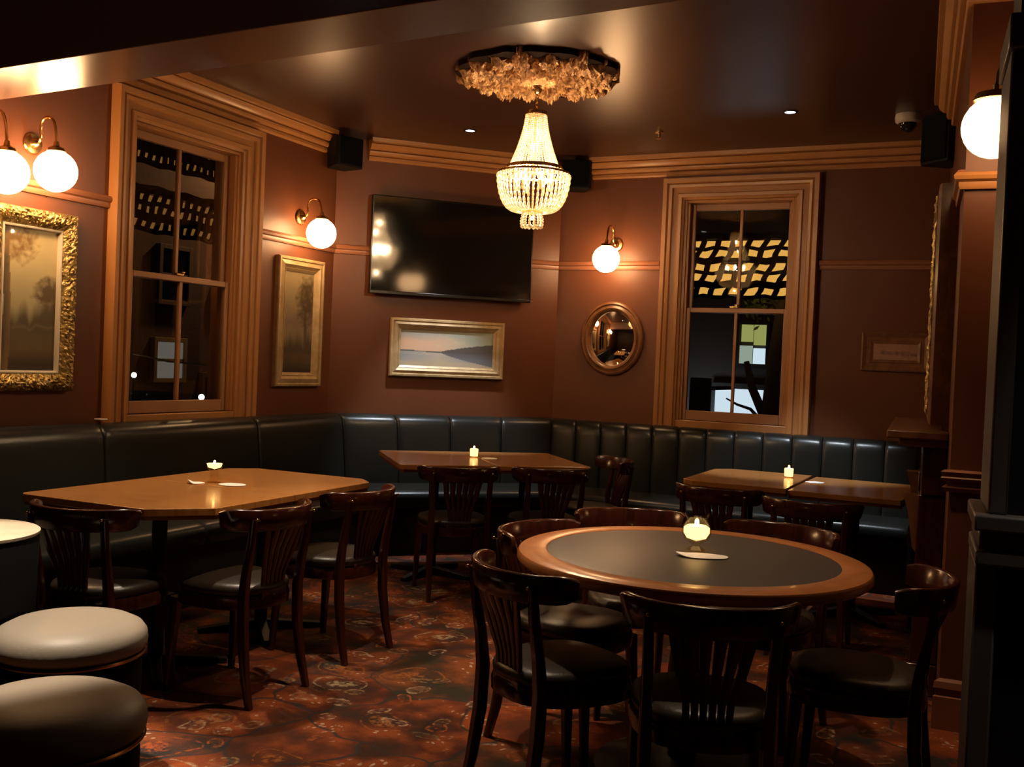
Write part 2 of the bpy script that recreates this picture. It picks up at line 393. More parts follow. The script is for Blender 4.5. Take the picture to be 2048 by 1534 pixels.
# ---- dark panelled pier in the right foreground
def pier_pt(s, t): return Vector((.002, 2.757))+RN*s+RD*t
def pier_box(mb, s0, s1, t0, t1, z0, z1):
    q = [pier_pt(s0, t0), pier_pt(s1, t0), pier_pt(s1, t1), pier_pt(s0, t1)]; return mb.prism([(p.x, p.y) for p in q], z0, z1)
pier = struct('wall_pier', pier_box(MB(), 0.018, 1.3, 0, .28, 0, H), M['navy'], 'navy black panelled pier at the right edge', 'pier', smooth=0)
for nm, b in (('corner_post', (0, .045, -.02, .30, 1.06, 2.19)), ('capital', (-.008, 1.3, -.045, .30, 2.19, 2.275)), ('dado_ledge', (-.03, 1.3, -.055, .31, 1.02, 1.06)),
              ('dado_moulding', (-.018, 1.3, -.04, .30, .975, 1.018)), ('dado_band', (-.024, 1.3, -.046, .305, .935, .972)), ('lower_post', (-.022, .03, -.02, .30, 0, .935))):
    pier_box(MB(), *b).build(nm, M['navytrim'], pier, bevel=.006)
p = pier_box(MB(), .09, .6, -.012, 0, 1.16, 2.10); p.build('panel', M['navy'], pier, bevel=.006)

# ------------------------------------------------------------------ windows
def frame_loft(w0, w1, z0, z1, prof, y_sign=-1, bottom=True):
    """mitred rectangular moulding; prof=(outset from opening, protrusion); x=w, z"""
    mb = MB(); rings = []
    for e, y in prof:
        rings.append([(w0-e, y_sign*y, z0-(e if bottom else 0)), (w1+e, y_sign*y, z0-(e if bottom else 0)), (w1+e, y_sign*y, z1+e), (w0-e, y_sign*y, z1+e)])
    n = len(prof); vs_ = [p for r in rings for p in r]; fs = []
    for i in range(n):
        i2 = (i+1) % n
        for k in range(4):
            if not bottom and k == 0: continue
            k2 = (k+1) % 4; fs.append((i*4+k, i*4+k2, i2*4+k2, i2*4+k))
    if not bottom:
        fs.append(tuple(i*4 for i in range(n))); fs.append(tuple(i*4+1 for i in range(n)))
    return mb.add(vs_, fs)
CASING = [(0, -.03), (0, .018), (.016, .024), (.018, .040), (.042, .044), (.050, .030), (.085, .032), (.092, .052), (.112, .058), (.122, .048), (.130, .062), (.160, .066), (.166, .04), (.166, 0)]
def make_window(n, loc, rz, w, z0, z1, zm, label):
    """origin: centre of the opening on the wall face, floor level; local -y is the room"""
    t = thing('window_%d' % n, loc, rz, label, 'window', kind='structure')
    h = w/2
    frame_loft(-h, h, .925, z1, CASING, bottom=False).build('casing', M['trim'], t, smooth=25)
    # jamb lining and stops
    MB().box(-h-.002, -h+.022, 0.001, .20, z0, z1).box(h-.022, h+.002, 0.001, .20, z0, z1).box(-h+.022, h-.022, 0.001, .20, z1-.022, z1).build('jamb_lining', M['trim'], t, bevel=.003)
    MB().box(-h+.022, -h+.04, .012, .030, z0, z1-.022).box(h-.04, h-.022, .012, .030, z0, z1-.022).build('stop_bead', M['trim'], t, bevel=.003)
    MB().box(-h, h, -.018, .0, .925, z0).box(-h, h, 0, .2, z0-.03, z0).build('window_sill', M['trim'], t, bevel=.006)
    def sash(y0, y1, za, zb, nm, bot, top):
        x0, x1 = -h+.022, h-.022
        s = MB().box(x0, x0+.045, y0, y1, za, zb).box(x1-.045, x1, y0, y1, za, zb).box(x0+.045, x1-.045, y0, y1, za, za+bot).box(x0+.045, x1-.045, y0, y1, zb-top, zb).build(nm, M['sash'], t, bevel=.004)
        MB().box(-.011, .011, y0+.004, y1-.004, za+bot, zb-top).build('glazing_bar', M['sash'], s, bevel=.003)
        for a, b in ((x0+.045, -.011), (.011, x1-.045)):
            MB().box(a, b, (y0+y1)/2-.002, (y0+y1)/2+.002, za+bot, zb-top).build('pane', M['pane'], s, smooth=0)
        return s
    lo = sash(.034, .070, z0, zm+.018, 'lower_sash', .075, .036)
    upr = sash(.078, .114, zm-.018, z1-.022, 'upper_sash', .036, .05)
    MB().box(-.05, .01, .028, .055, zm+.019, zm+.034).box(-.012, .012, .022, .06, zm+.034, zm+.046).build('sash_lock', M['brass'], lo, bevel=.003)
    return t
make_window(1, (XL, (W1[0]+W1[1])/2, 0), PI/2, W1[1]-W1[0], W1[2], W1[3], 1.81, 'tall four-pane sash window on the left wall between two paintings')
make_window(2, ((W2[0]+W2[1])/2, YB, 0), 0, W2[1]-W2[0], W2[2], W2[3], 1.845, 'tall four-pane sash window right of the round mirror')

# ------------------------------------------------------------------ lamps on the walls
def arc_pts(p0, p1, p2, n=6): return [((1-t)**2*p0[0]+2*t*(1-t)*p1[0]+t*t*p2[0], (1-t)**2*p0[1]+2*t*(1-t)*p1[1]+t*t*p2[1], (1-t)**2*p0[2]+2*t*(1-t)*p1[2]+t*t*p2[2]) for t in [k/n for k in range(n+1)]]
def globe_profile(r):
    return [(.030, r*.96)]+[(max(1e-6, r*math.sin(a)), r*math.cos(a)) for a in [PI*k/14 for k in range(2, 15)]]
def sconce(loc, rz, arms, label, r=.105, lift=.13, gm='globe', cap=.046):
    t = thing('globe_sconce', loc, rz, label, 'wall lamp', 'swan-neck globe sconces')
    MB().lathe([(1e-6, 0), (.052, 0), (.056, .006), (.050, .014), (.030, .018), (.022, .034), (.012, .046), (1e-6, .050)], 20).build('wall_plate', M['brass'], t).rotation_euler = (PI/2, 0, 0)
    for ax, ay, az in arms:                       # globe centre relative to the plate
        gx, gy, gz = ax, ay, az; top = gz+r
        mid = (gx*.45, gy*.42, lift); pts = arc_pts((0, -.03, 0), (gx*.1, gy*.30-.02, .0), (gx*.25, gy*.33, lift*.55), 5)
        pts += arc_pts((gx*.25, gy*.33, lift*.55), (gx*.3, gy*.38, lift*1.05), (gx*.6, gy*.66, lift), 6)[1:]
        pts += arc_pts((gx*.6, gy*.66, lift), (gx*.98, gy*.98, lift*.98), (gx, gy, top+.012), 7)[1:]
        arm = MB().tube(pts, .0075, 8).build('arm', M['brass'], t)
        MB().lathe([(1e-6, top+.045), (.012, top+.045), (.016, top+.022), (cap*.87, top+.010), (cap, top-.006-(cap-.046)*.3), (cap*.9, top-.008-(cap-.046)*.3), (1e-6, top-.004)], 20, (gx, gy, 0)).build('globe_holder', M['brass'], arm)
        MB().lathe(globe_profile(r), 28, (gx, gy, gz)).build('globe', M[gm], arm, smooth=60)
    return t
sconce((XL, 3.63, 2.40), PI/2, [(0, -.178, -.148)], 'white globe swan-neck lamp directly above the gilt forest painting')
sconce((XL, 3.33, 2.36), PI/2, [(0, -.20, -.17)], 'white globe lamp cut off by the left edge of the photo')
sconce((XL, 5.858, 2.352), PI/2, [(0, -.190, -.117)], 'white globe swan-neck lamp above the narrow painting in the corner')
sconce((-2.733, YB, 2.346), 0, [(0.005, -.235, -.137)], 'white globe swan-neck lamp above the round mirror')
fp = fk(.17); sconce((fp.x, fp.y, 2.43), math.atan2(RN.y, RN.x), [(-.09, -.30, -.12), (.14, -.34, -.10)], 'large globe lamp half hidden by the navy pier', r=.112, gm='globe2', cap=.078)

# ------------------------------------------------------------------ downlights, sprinkler, camera dome
def downlight(x, y, z, label, e, spot, col=(.84, .92, 1.0), tilt=(0, 0), blend=.6, lens=True):
    t = thing('downlight', (x, y, z), 0, label, 'downlight', 'recessed ceiling downlights')
    MB().lathe([(.034, -.001), (.034, -.006), (.046, -.005), (.048, 0), (.034, 0)], 24).build('bezel', M['black'], t)
    MB().lathe([(1e-6, -.003), (.034, -.003), (.034, 0), (1e-6, 0)], 24).build('lens', M['lens'], t)
    light('downlight_beam', 'SPOT', (0, 0, -.02), e, col, t, .03, spot, blend, (tilt[0], tilt[1], 0))
    return t
downlight(-3.438, 6.359, H, 'small white downlight left of the chandelier', 210, math.radians(46), tilt=(.11, .11))
downlight(-1.22, 6.437, H, 'small white downlight right of the chandelier', 210, math.radians(46), tilt=(.17, 0))
downlight(-3.15, 3.62, H, 'ceiling downlight above the left dining table', 150, math.radians(66), (1, .80, .58), (0, 0))
downlight(-.95, 3.75, H, 'ceiling downlight above the round table', 75, math.radians(70), (1, .72, .48))
downlight(-2.0, 3.45, H, 'ceiling downlight above the open carpet', 150, math.radians(58), (1, .74, .5))
downlight(-2.66, 1.96, H, 'ceiling downlight above the leather stools', 540, math.radians(33), (1, .83, .62), (0, 0), .40)
downlight(.42, 2.42, H, 'added unseen downlight in front of the navy pier', 45, math.radians(40), (1, .85, .7))  # out-of-view downlight, added to brighten the pier mouldings
t = thing('sprinkler_head', (-2.166, 6.755, H), 0, 'tiny brass sprinkler head on the ceiling between downlights', 'sprinkler')
MB().lathe([(.03, 0), (.03, -.006), (.012, -.010), (.010, -.035), (1e-6, -.036)], 14).build('body', M['brass'], t)
MB().lathe([(1e-6, -.048), (.018, -.046), (.018, -.043), (1e-6, -.044)], 14).build('deflector', M['brass'], t)
t = thing('dome_camera', (-.55, 6.70, H), 0, 'grey white dome security camera on the ceiling', 'camera')
MB().lathe([(.075, 0), (.078, -.02), (.074, -.045), (.060, -.055), (1e-6, -.055)], 24).build('housing', M['white'], t)
MB().lathe([(.055, -.052), (.052, -.075), (.036, -.098), (.018, -.108), (1e-6, -.110)], 24).build('dome', M['smoke'], t)

# ------------------------------------------------------------------ loudspeakers in the ceiling corners
def speaker(loc, rz, label, w=.23, h=.21, d=.17):
    t = thing('loudspeaker', loc, rz, label, 'loudspeaker', 'black corner loudspeakers')
    MB().prism([(-w/2, 0), (-w*.33, d), (w*.33, d), (w/2, 0), (w*.44, -d*.18), (-w*.44, -d*.18)], -h, 0).build('cabinet', M['speaker'], t, smooth=0, bevel=.006)
    MB().box(-w*.40, w*.40, -d*.18-.012, -d*.18-.002, -h*.95, -h*.05).build('grille', M['grille'], t, bevel=.004)
    MB().tube([(0, d*.4, 0), (0, d*.5, .012), (0, d*.6, .03)], .012).build('bracket', M['black'], t)
    return t
speaker((-4.30, 6.12, 2.965), math.radians(68), 'black loudspeaker in the ceiling corner left of the television', .23, .215)
speaker((-3.02, 7.36, 2.985), math.radians(22), 'black loudspeaker in the ceiling corner behind the chandelier', .24, .22)
q = rw(2.22, .09); speaker((q.x, q.y, 2.985), math.radians(-42), 'black loudspeaker at top right beside the dome camera', .24, .30)

# ------------------------------------------------------------------ ceiling rose and chandelier
CX, CY = -2.385, 5.185
def make_rose():
    t = thing('ceiling_rose', (CX, CY, H), 0, 'ornate gilded plaster ceiling rose above the chandelier', 'ceiling rose')
    rng = random.Random(3)
    def leaf(L0, L1, w, nr, nt, lift, seed):
        mb = MB(); vs_ = []; fs = []
        for i in range(nr+1):
            u = i/nr; r = L0+(L1-L0)*u
            hw = w*(.35+.65*math.sin(PI*min(1, u*.82+.12))**.8)*(1-.25*u)
            for j in range(nt+1):
                v = -1+2*j/nt
                lob = 1+.16*math.sin(u*34+seed)+.10*noise.noise((u*9, v*3, seed*3.1))
                x = r+(.035*noise.noise((v*4, seed, u*3)) if i == nr else 0)-abs(v)**2*.05*u
                y = v*hw*lob
                z = -lift*(.35+.65*math.sin(PI*u*.9+.25))*(1-.55*v*v)-.022*abs(math.sin(v*9+u*7))*(1-.3*abs(v))-.034*abs(noise.noise((x*24, y*24, seed)))-.030*noise.noise((x*60, y*60, seed+2))
                if abs(v) > .99: z = -.010-.03*rng.random()
                if i == nr: z = -.012-.035*rng.random()
                vs_.append((x, y, min(z, -.006)))
        k = nt+1
        for i in range(nr):
            for j in range(nt): fs.append((i*k+j, i*k+j+1, (i+1)*k+j+1, (i+1)*k+j))
        # skirt up to the ceiling so that the leaf is solid
        o = len(vs_); per = [j for j in range(k)]+[i*k+nt for i in range(1, nr+1)]+[nr*k+j for j in range(nt-1, -1, -1)]+[i*k for i in range(nr-1, 0, -1)]
        vs_ += [(vs_[a][0], vs_[a][1], -.001) for a in per]
        for a in range(len(per)):
            b = (a+1) % len(per); fs.append((per[a], o+a, o+b, per[b]))
        return mb.add(vs_, fs)
    big = leaf(.07, .46, .090, 40, 24, .060, 1.3).build('acanthus_leaf', M['rose'], t, smooth=70)
    n = 8
    for k in range(n):
        o = big if k == 0 else big.copy()
        if k: COL.objects.link(o); o.parent = t
        o.rotation_euler = (0, 0, 2*PI*k/n+.2); o.scale = (1+.05*math.sin(k*2.1), 1, 1)
    sm = leaf(.28, .44, .065, 10, 10, .050, 5.7).build('small_leaf', M['rose'], t, smooth=70)
    for k in range(n):
        o = sm if k == 0 else sm.copy()
        if k: COL.objects.link(o); o.parent = t
        o.rotation_euler = (0, 0, 2*PI*(k+.5)/n+.2); o.scale = (1+.04*math.cos(k*1.7), 1.1, 1)
    rim = [(.30+.02*math.sin(k), 0) for k in range(3)]
    mb = MB(); nseg = 96; ring = []
    for k in range(nseg):
        a = 2*PI*k/nseg; r = .44+.022*abs(math.sin(a*8+1.6))+.015*noise.noise((math.cos(a)*6, math.sin(a)*6, 1))
        ring.append((r*math.cos(a), r*math.sin(a)))
    mb.prism(ring, -.028, -.0005).build('backing_plate', M['roseshade'], t, smooth=0)
    MB().lathe([(1e-6, -.085), (.035, -.08), (.055, -.055), (.075, -.05), (.085, -.03), (.09, -.001)], 20).build('centre_boss', M['rose'], t)
    return t
make_rose()
def make_chandelier():
    t = thing('chandelier', (CX, CY, H), 0, 'lit crystal basket chandelier hanging from the gilded ceiling rose', 'chandelier')
    Z = lambda z: z-H
    MB().lathe([(1e-6, -.085), (.02, -.09), (.028, -.10), (.022, -.115), (.010, -.125), (1e-6, -.13)], 14).build('canopy', M['brass'], t)
    ch = MB()
    z = Z(2.90)
    for k in range(5):
        c = Z(2.895)-.020*k; pts = []
        for a in range(9):
            an = 2*PI*a/8; pts.append((.007*math.cos(an) if k % 2 else 0, 0 if k % 2 else .007*math.cos(an), c+.013*math.sin(an)))
        ch.tube(pts, .0022, 5)
    ch.build('chain', M['brass'], t)
    zt, zr, zb, zc = Z(2.785), Z(2.480), Z(2.235), Z(2.150)
    def ring(r, z, hh, nm, th=.006):
        return MB().lathe([(r-th, z-hh), (r+th, z-hh), (r+th, z+hh), (r-th, z+hh)], 40, close=True).build(nm, M['brass'], t)
    ring(.056, zt, .010, 'top_band'); ring(.150, zr, .010, 'main_band'); ring(.198, zr-.032, .006, 'outer_band'); ring(.055, zb, .008, 'lower_band')
    sp = MB()
    for k in range(6):
        a = PI*k/3; sp.tube([(.150*math.cos(a), .150*math.sin(a), zr), (.198*math.cos(a), .198*math.sin(a), zr-.032)], .004, 6)
    sp.build('band_struts', M['brass'], t)
    MB().tube([(0, 0, Z(2.81)), (0, 0, zb)], .006, 8).build('stem', M['brass'], t)
    MB().lathe([(1e-6, zt+.02), (.012, zt+.016), (.02, zt+.012), (.02, zt+.008), (1e-6, zt+.008)], 20).build('top_cap', M['brass'], t)
    def strand(curve, nb, r0, r1):
        mb = MB()
        pts = [curve(k/(nb-1)) for k in range(nb)]
        for k, (x, z) in enumerate(pts):
            r = r0+(r1-r0)*k/(nb-1)
            mb.lathe([(1e-6, -r*1.15), (r*.8, -r*.55), (r, 0), (r*.8, r*.55), (1e-6, r*1.15)], 6, (x, 0, z))
        return mb
    def spread(mb, nm, n, ph=0):
        o0 = mb.build(nm, M['bead'], t, smooth=0)
        for k in range(n):
            o = o0 if k == 0 else o0.copy()
            if k: COL.objects.link(o); o.parent = t
            o.rotation_euler = (0, 0, 2*PI*(k+ph)/n)
    # tent of strands: slender at the top, flaring to the main band
    spread(strand(lambda s: (.058+.080*s**1.55, zt-.008+(zr-zt+.014)*s), 26, .0052, .0068), 'tent_strand', 40)
    # basket: faceted bars bellying out and in
    def bowl(s):
        a = s*PI*.5; return (.058+(.204-.058)*math.cos(a*.97)**.62, zr-.036+(zb-zr+.036)*(math.sin(a)**1.15))
    mb = MB(); nb = 9
    for k in range(nb):
        x0, z0 = bowl(k/nb+.006); x1, z1 = bowl((k+1)/nb-.012)
        mb.tube([(x0, 0, z0), ((x0+x1)/2, 0, (z0+z1)/2), (x1, 0, z1)], [.005, .0088-.0004*k, .005], 6)
    spread(mb, 'basket_strand', 44)
    spread(strand(lambda s: (.150+.048*s, zr-.006-.028*s), 4, .006, .006), 'shoulder_strand', 40, .5)
    spread(strand(lambda s: (.050+.010*math.sin(s*PI*.8), zb-.010-.075*s), 6, .0075, .0085), 'bottom_drop', 14)
    spread(strand(lambda s: (.045*(1-s)+.004, zc+.002+.0*s), 4, .0075, .0075), 'base_drop', 10)
    for k in range(6):
        a = PI*k/3+.3
        bh = MB().lathe([(.010, 0), (.010, -.05), (1e-6, -.05)], 10, (.095*math.cos(a), .095*math.sin(a), zr-.08)).build('bulb_holder', M['brass'], t)
        MB().sphere((.095*math.cos(a), .095*math.sin(a), zr-.055), .017, 12, 8, 1.5).build('bulb', M['bulb'], bh)
    for k in range(2): MB().sphere((0, .02*(1-2*k), zt-.10-.09*k), .014, 12, 8, 1.5).build('bulb', M['bulb'], t)
    MB().sphere((0.0, 0, zb-.035), .010, 10, 6).build('bulb', M['bulb'], t)
    return t
make_chandelier()

# ------------------------------------------------------------------ banquette
BACK = [(0.02, .40), (0.02, .945), (.07, .951), (.115, .950), (.150, .943), (.176, .929), (.193, .908), (.203, .88), (.210, .84), (.262, .46), (.262, .40)]
SEAT = [(.20, .33), (.20, .445), (.55, .455), (.69, .452), (.735, .445), (.755, .428), (.762, .405), (.758, .36), (.745, .335), (.72, .33)]
BASE = [(.03, 0), (.03, .395), (.20, .395), (.20, .325), (.69, .325), (.69, 0)]
def corner_limits(i, d): 
    o = offset_pts(d); a = (o[i]-PATH[i]).dot(DIRS[i]); b = (o[i+1]-PATH[i]).dot(DIRS[i]); return a, b
def banquette(i, s0, s1, cuts, label):
    """one run of fixed seating along wall i; s0/s1 None = mitred; cuts = fractions where back panels meet"""
    t = thing('banquette', (0, 0, 0), 0, label, 'banquette seat', 'corner banquette runs')
    def lim(d):
        a, b = corner_limits(i, d); return (a if s0 is None else s0), (b if s1 is None else s1)
    sweep(i, BASE, s0, s1).build('plinth', M['plinth'], t, smooth=0)
    def piece(prof, f0, f1, nm, g=.0022, puff=.010):
        st = [0, .008, .022, .05, .5, .95, .978, .992, 1]; dp = [-puff, -.0035, -.001, 0, .0015, 0, -.001, -.0035, -puff]
        rings = []
        for q, e in zip(st, dp):
            ring = []
            for k, (d, z) in enumerate(prof):
                front = 1 if d > .12 else 0
                a, b = lim(d+e*front); L = b-a
                x0 = a+L*f0+(g if f0 > 0 or s0 is not None else .0005); x1 = a+L*f1-(g if f1 < 1 or s1 is not None else .0005)
                # absolute rounding width near the seams
                w = min(.10, (x1-x0)*.5)
                if q < .1: x = x0+q*20*w*.5
                elif q > .9: x = x1-(1-q)*20*w*.5
                else: x = (x0+x1)/2
                zz = z+(e*.6 if z > .9 or (nm == 'seat_cushion' and z > .4) else 0)
                p_ = seg_pt(i, x, d+e*front); ring.append((p_.x, p_.y, zz))
            rings.append(ring)
        return MB().loft(rings).build(nm, M['leather'], t, smooth=40)
    ed = [0]+list(cuts)+[1]
    for a, b in zip(ed[:-1], ed[1:]): piece(BACK, a, b, 'back_panel')
    ns = max(1, round(LEN[i]/1.3)) if i != 1 else 1
    for k in range(ns): piece(SEAT, k/ns, (k+1)/ns, 'seat_cushion', .001, .006)
    return t
banquette(0, 2.2, None, [(4.03+1.6-2.2)/(7.88-2.2)-.14, (4.03+1.6-2.2)/(7.88-2.2), .83], 'dark leather banquette run along the left wall under the window')
banquette(1, None, None, [.25, .5, .75], 'dark leather banquette run in the corner below the seascape')
banquette(2, None, LEN[2]-.14, [k/13 for k in range(1, 13)], 'dark leather banquette run with vertical channels below the mirror')
t = thing('metal_clip', (-4.40, 4.03, .957), 0, 'tiny bright metal clip on the banquette top below the left window', 'clip')
MB().box(-.03, .03, -.022, .022, .012, .022).build('clip_top', M['white'], t, bevel=.004)
MB().box(-.006, .006, -.006, .006, -.006, .012).build('clip_stem', M['brass'], t)

# ------------------------------------------------------------------ chairs
def make_chair():
    t = thing('dining_chair', (0, 0, 0), 0, 'x', 'chair')
    # padded seat
    def seat_ring(k, z, n=28):
        out = []
        for i in range(n):
            a = 2*PI*i/n; c, s = math.cos(a), math.sin(a)
            x = (.196)*k*math.copysign(abs(c)**.8, c); y = .205*k*math.copysign(abs(s)**.8, s)
            x *= 1+.10*(y/.205)
            out.append((x, y+.005, z))
        return out
    MB().loft([seat_ring(.93, .418), seat_ring(1.0, .424), seat_ring(1.015, .440), seat_ring(.98, .456), seat_ring(.85, .466), seat_ring(.5, .472)]).build('seat', M['seatpad'], t, smooth=60)
    MB().loft([seat_ring(.90, .365), seat_ring(1.02, .366), seat_ring(1.03, .40), seat_ring(1.0, .418), seat_ring(.9, .4185)]).build('seat_frame', M['mahog'], t, smooth=40)
    def flatbar(pts, sizes, nm):
        rings = []
        P3 = [Vector(p) for p in pts]
        for i, p in enumerate(P3):
            w, d = sizes[i]
            # section in the x / (perpendicular in yz) frame
            tn = (P3[min(i+1, len(P3)-1)]-P3[max(i-1, 0)]).normalized(); u = Vector((1, 0, 0)); v = tn.cross(u).normalized(); u = v.cross(tn)
            rings.append([p+u*w*a+v*d*b for a, b in ((-1, -.6), (-.7, -1), (.7, -1), (1, -.6), (1, .6), (.7, 1), (-.7, 1), (-1, .6))])
        return MB().loft(rings).build(nm, M['mahog'], t, smooth=50)
    for s in (-1, 1):
        flatbar([(s*.185, .185, 0), (s*.178, .172, .2), (s*.172, .160, .385)], [(.012, .012), (.016, .016), (.020, .020)], 'leg')
        flatbar([(s*.172, -.235, 0), (s*.168, -.205, .12), (s*.163, -.183, .28), (s*.163, -.178, .42), (s*.164, -.190, .52), (s*.166, -.212, .64), (s*.168, -.224, .735)],
                [(.012, .013), (.015, .016), (.018, .019), (.018, .019), (.016, .016), (.015, .014), (.014, .011)], 'leg')
    # curved top rail
    rings = []; nseg = 18
    for i in range(nseg+1):
        u = -1+2*i/nseg; x = .226*math.sin(u*PI/2*.94)/math.sin(PI/2*.94); y = -.262+.150*(1-math.cos(u*PI/2*.94))/(1-math.cos(PI/2*.94))
        # normal in plan
        tx = .226*math.cos(u*PI/2*.94); ty = .150*math.sin(u*PI/2*.94)*1.0; l = math.hypot(tx, ty); nx, ny = ty/l, -tx/l
        e = abs(u); hh = .043*(1 if e < .8 else 1-.30*((e-.8)/.2)**2); zc = .728+.004*e*e; th = .011
        zt_, zb_ = zc+hh, zc-hh*(1 if e < .8 else 1)
        lean = .010
        rings.append([(x+nx*(th+lean), y+ny*(th+lean), zt_-.006), (x+nx*(th*.5+lean), y+ny*(th*.5+lean), zt_), (x-nx*(th*.5-lean), y-ny*(th*.5-lean), zt_), (x-nx*(th-lean), y-ny*(th-lean), zt_-.006),
                      (x-nx*th, y-ny*th, zb_+.004), (x-nx*th*.5, y-ny*th*.5, zb_), (x+nx*th*.5, y+ny*th*.5, zb_), (x+nx*th, y+ny*th, zb_+.004)])
    MB().loft(rings).build('top_rail', M['mahog'], t, smooth=50)
    # fan of slats spreading from the seat to the rail
    for k in range(6):
        u = (k-2.5)/2.5
        xt = u*.100; yt = -.262+.150*(1-math.cos(math.asin(min(1, abs(xt)/.226))))/(1-math.cos(PI/2*.94))+.004
        flatbar([(u*.055, -.180, .415), (u*.060, -.188, .50), (u*.085, -.214, .60), (xt, yt, .700)], [(.0095, .008), (.0095, .007), (.0135, .007), (.018, .006)], 'slat')
    MB().box(-.075, .075, -.197, -.168, .40, .432).build('slat_shoe', M['mahog'], t, bevel=.005)
    for s in (-1, 1):   # bright screw caps
        MB().sphere((s*.172, -.243, .735), .006, 8, 6).build('screw_cap', M['brass'], t)
    return t
chair0 = make_chair(); first = [True]
def chair(R, d, label):
    d = Vector(d).normalized(); c = Vector(R)+d*.272
    o = chair0 if first[0] else copy_tree(chair0)
    first[0] = False
    o.location = (c.x, c.y, 0); o.rotation_euler = (0, 0, math.atan2(-d.x, d.y)); tag(o, label, 'chair', 'mahogany fan-back dining chairs'); return o
chair((-3.10, 2.655), (-.12, 1), 'mahogany chair at the near end of the left table, beside the stools')
chair((-2.485, 3.25), (-1, .03), 'mahogany chair at the front of the left table, nearer one')
chair((-2.50, 3.915), (-1, .06), 'mahogany chair at the front of the left table, farther one by the aisle')
TN = Vector((-.645, .764)); TU = Vector((.764, .645))
chair((-2.68, 5.06), TN, 'mahogany chair at the centre table, left of the two facing the television')
chair((-2.25, 5.42), TN, 'mahogany chair at the centre table, right of the two facing the television')
chair((-2.165, 6.43), -TU, 'mahogany chair at the right end of the centre table')
chair((-1.30, 5.20), (.05, 1), 'mahogany chair at the far right table, left of two')
chair((-.77, 4.99), (-.06, 1), 'mahogany chair at the far right table, right of two')
RC = Vector((-.905, 3.385))
for R, lb in (((-1.335, 2.70), 'mahogany chair at the round table, near left with seat showing'), ((-1.63, 3.50), 'mahogany chair tucked in at the left of the round table'),
              ((-1.43, 4.19), 'mahogany chair behind the round table, left of its candle'), ((-.70, 4.22), 'mahogany chair behind the round table, right of its candle'),
              ((-.615, 2.575), 'mahogany chair in front of the round table, nearest the camera'), ((-.070, 3.385), 'mahogany chair at the right of the round table by the pier')):
    chair(R, RC-Vector(R), lb)

# ------------------------------------------------------------------ tables
def chamfer_rect(w, d, c):
    """c: corner cut for (-,-),(+,-),(+,+),(-,+)"""
    P_ = []
    for (sx, sy), k in zip(((-1, -1), (1, -1), (1, 1), (-1, 1)), c):
        x, y = sx*w/2, sy*d/2
        if k == 0: P_.append((x, y)); continue
        a = (x-sx*k, y); b = (x, y-sy*k)
        P_ += ([b, a] if (sx*sy > 0) == (sx < 0) and False else ([a, b] if sx*sy < 0 and sx > 0 or sx*sy < 0 and sx < 0 else [b, a]))
    # order robustly by angle
    return sorted(P_, key=lambda p: math.atan2(p[1], p[0]))
def table(loc, rz, w, d, cuts, label, z=.75):
    t = thing('dining_table', (loc[0], loc[1], 0), rz, label, 'table', 'oak pedestal dining tables')
    poly = chamfer_rect(w, d, cuts)
    MB().prism(poly, z-.030, z).build('tabletop', M['oak'], t, smooth=0, bevel=.003)
    MB().prism([(x*.985, y*.985) for x, y in poly], z-.046, z-.0305).build('under_edge', M['oakedge'], t, smooth=0, bevel=.002)
    MB().lathe([(.032, .03), (.032, z-.07)], 16).build('column', M['black'], t)
    MB().box(-.16, .16, -.16, .16, z-.07, z-.0465).build('top_plate', M['black'], t, bevel=.003)
    for k in range(4):
        MB().add([(-.025, .02, 0), (.025, .02, 0), (.022, .30, 0), (-.022, .30, 0), (-.025, .02, .055), (.025, .02, .055), (.022, .30, .025), (-.022, .30, .025)],
                 [(3, 2, 1, 0), (4, 5, 6, 7), (0, 1, 5, 4), (1, 2, 6, 5), (2, 3, 7, 6), (3, 0, 4, 7)]).build('foot', M['black'], t, smooth=0, bevel=.004).rotation_euler = (0, 0, PI/4+k*PI/2)
    return t
a1 = math.radians(1.5)
def rot2(v, a): return Vector((v[0]*math.cos(a)-v[1]*math.sin(a), v[0]*math.sin(a)+v[1]*math.cos(a)))
T1 = Vector((-3.225, 3.645))
for k, lb in ((-1, 'honey oak table on the left, half nearest the stools'), (1, 'honey oak table on the left, half farthest from the stools')):
    c = T1+rot2((0, k*.360), a1); table(c, a1, .88, .716, (.03, .19, 0, 0) if k < 0 else (0, 0, .10, .11), lb)
T2 = Vector((-2.985, 5.85)); a2 = math.radians(41)
for k, lb in ((-1, 'oak table under the television, left half with the candle'), (1, 'oak table under the television, right half')):
    c = T2+rot2((k*.301, 0), a2); table(c, a2, .60, .91, (.02, 0, 0, .02) if k < 0 else (0, .02, .02, 0), lb)
table((-1.302, 6.13), 0, .60, .90, (.07, 0, 0, .10), 'oak table at far right, left half with the candle')
table((-.690, 6.145), math.radians(-1), .60, .90, (0, .01, .01, 0), 'oak table at far right, right half with white coaster', z=.742)
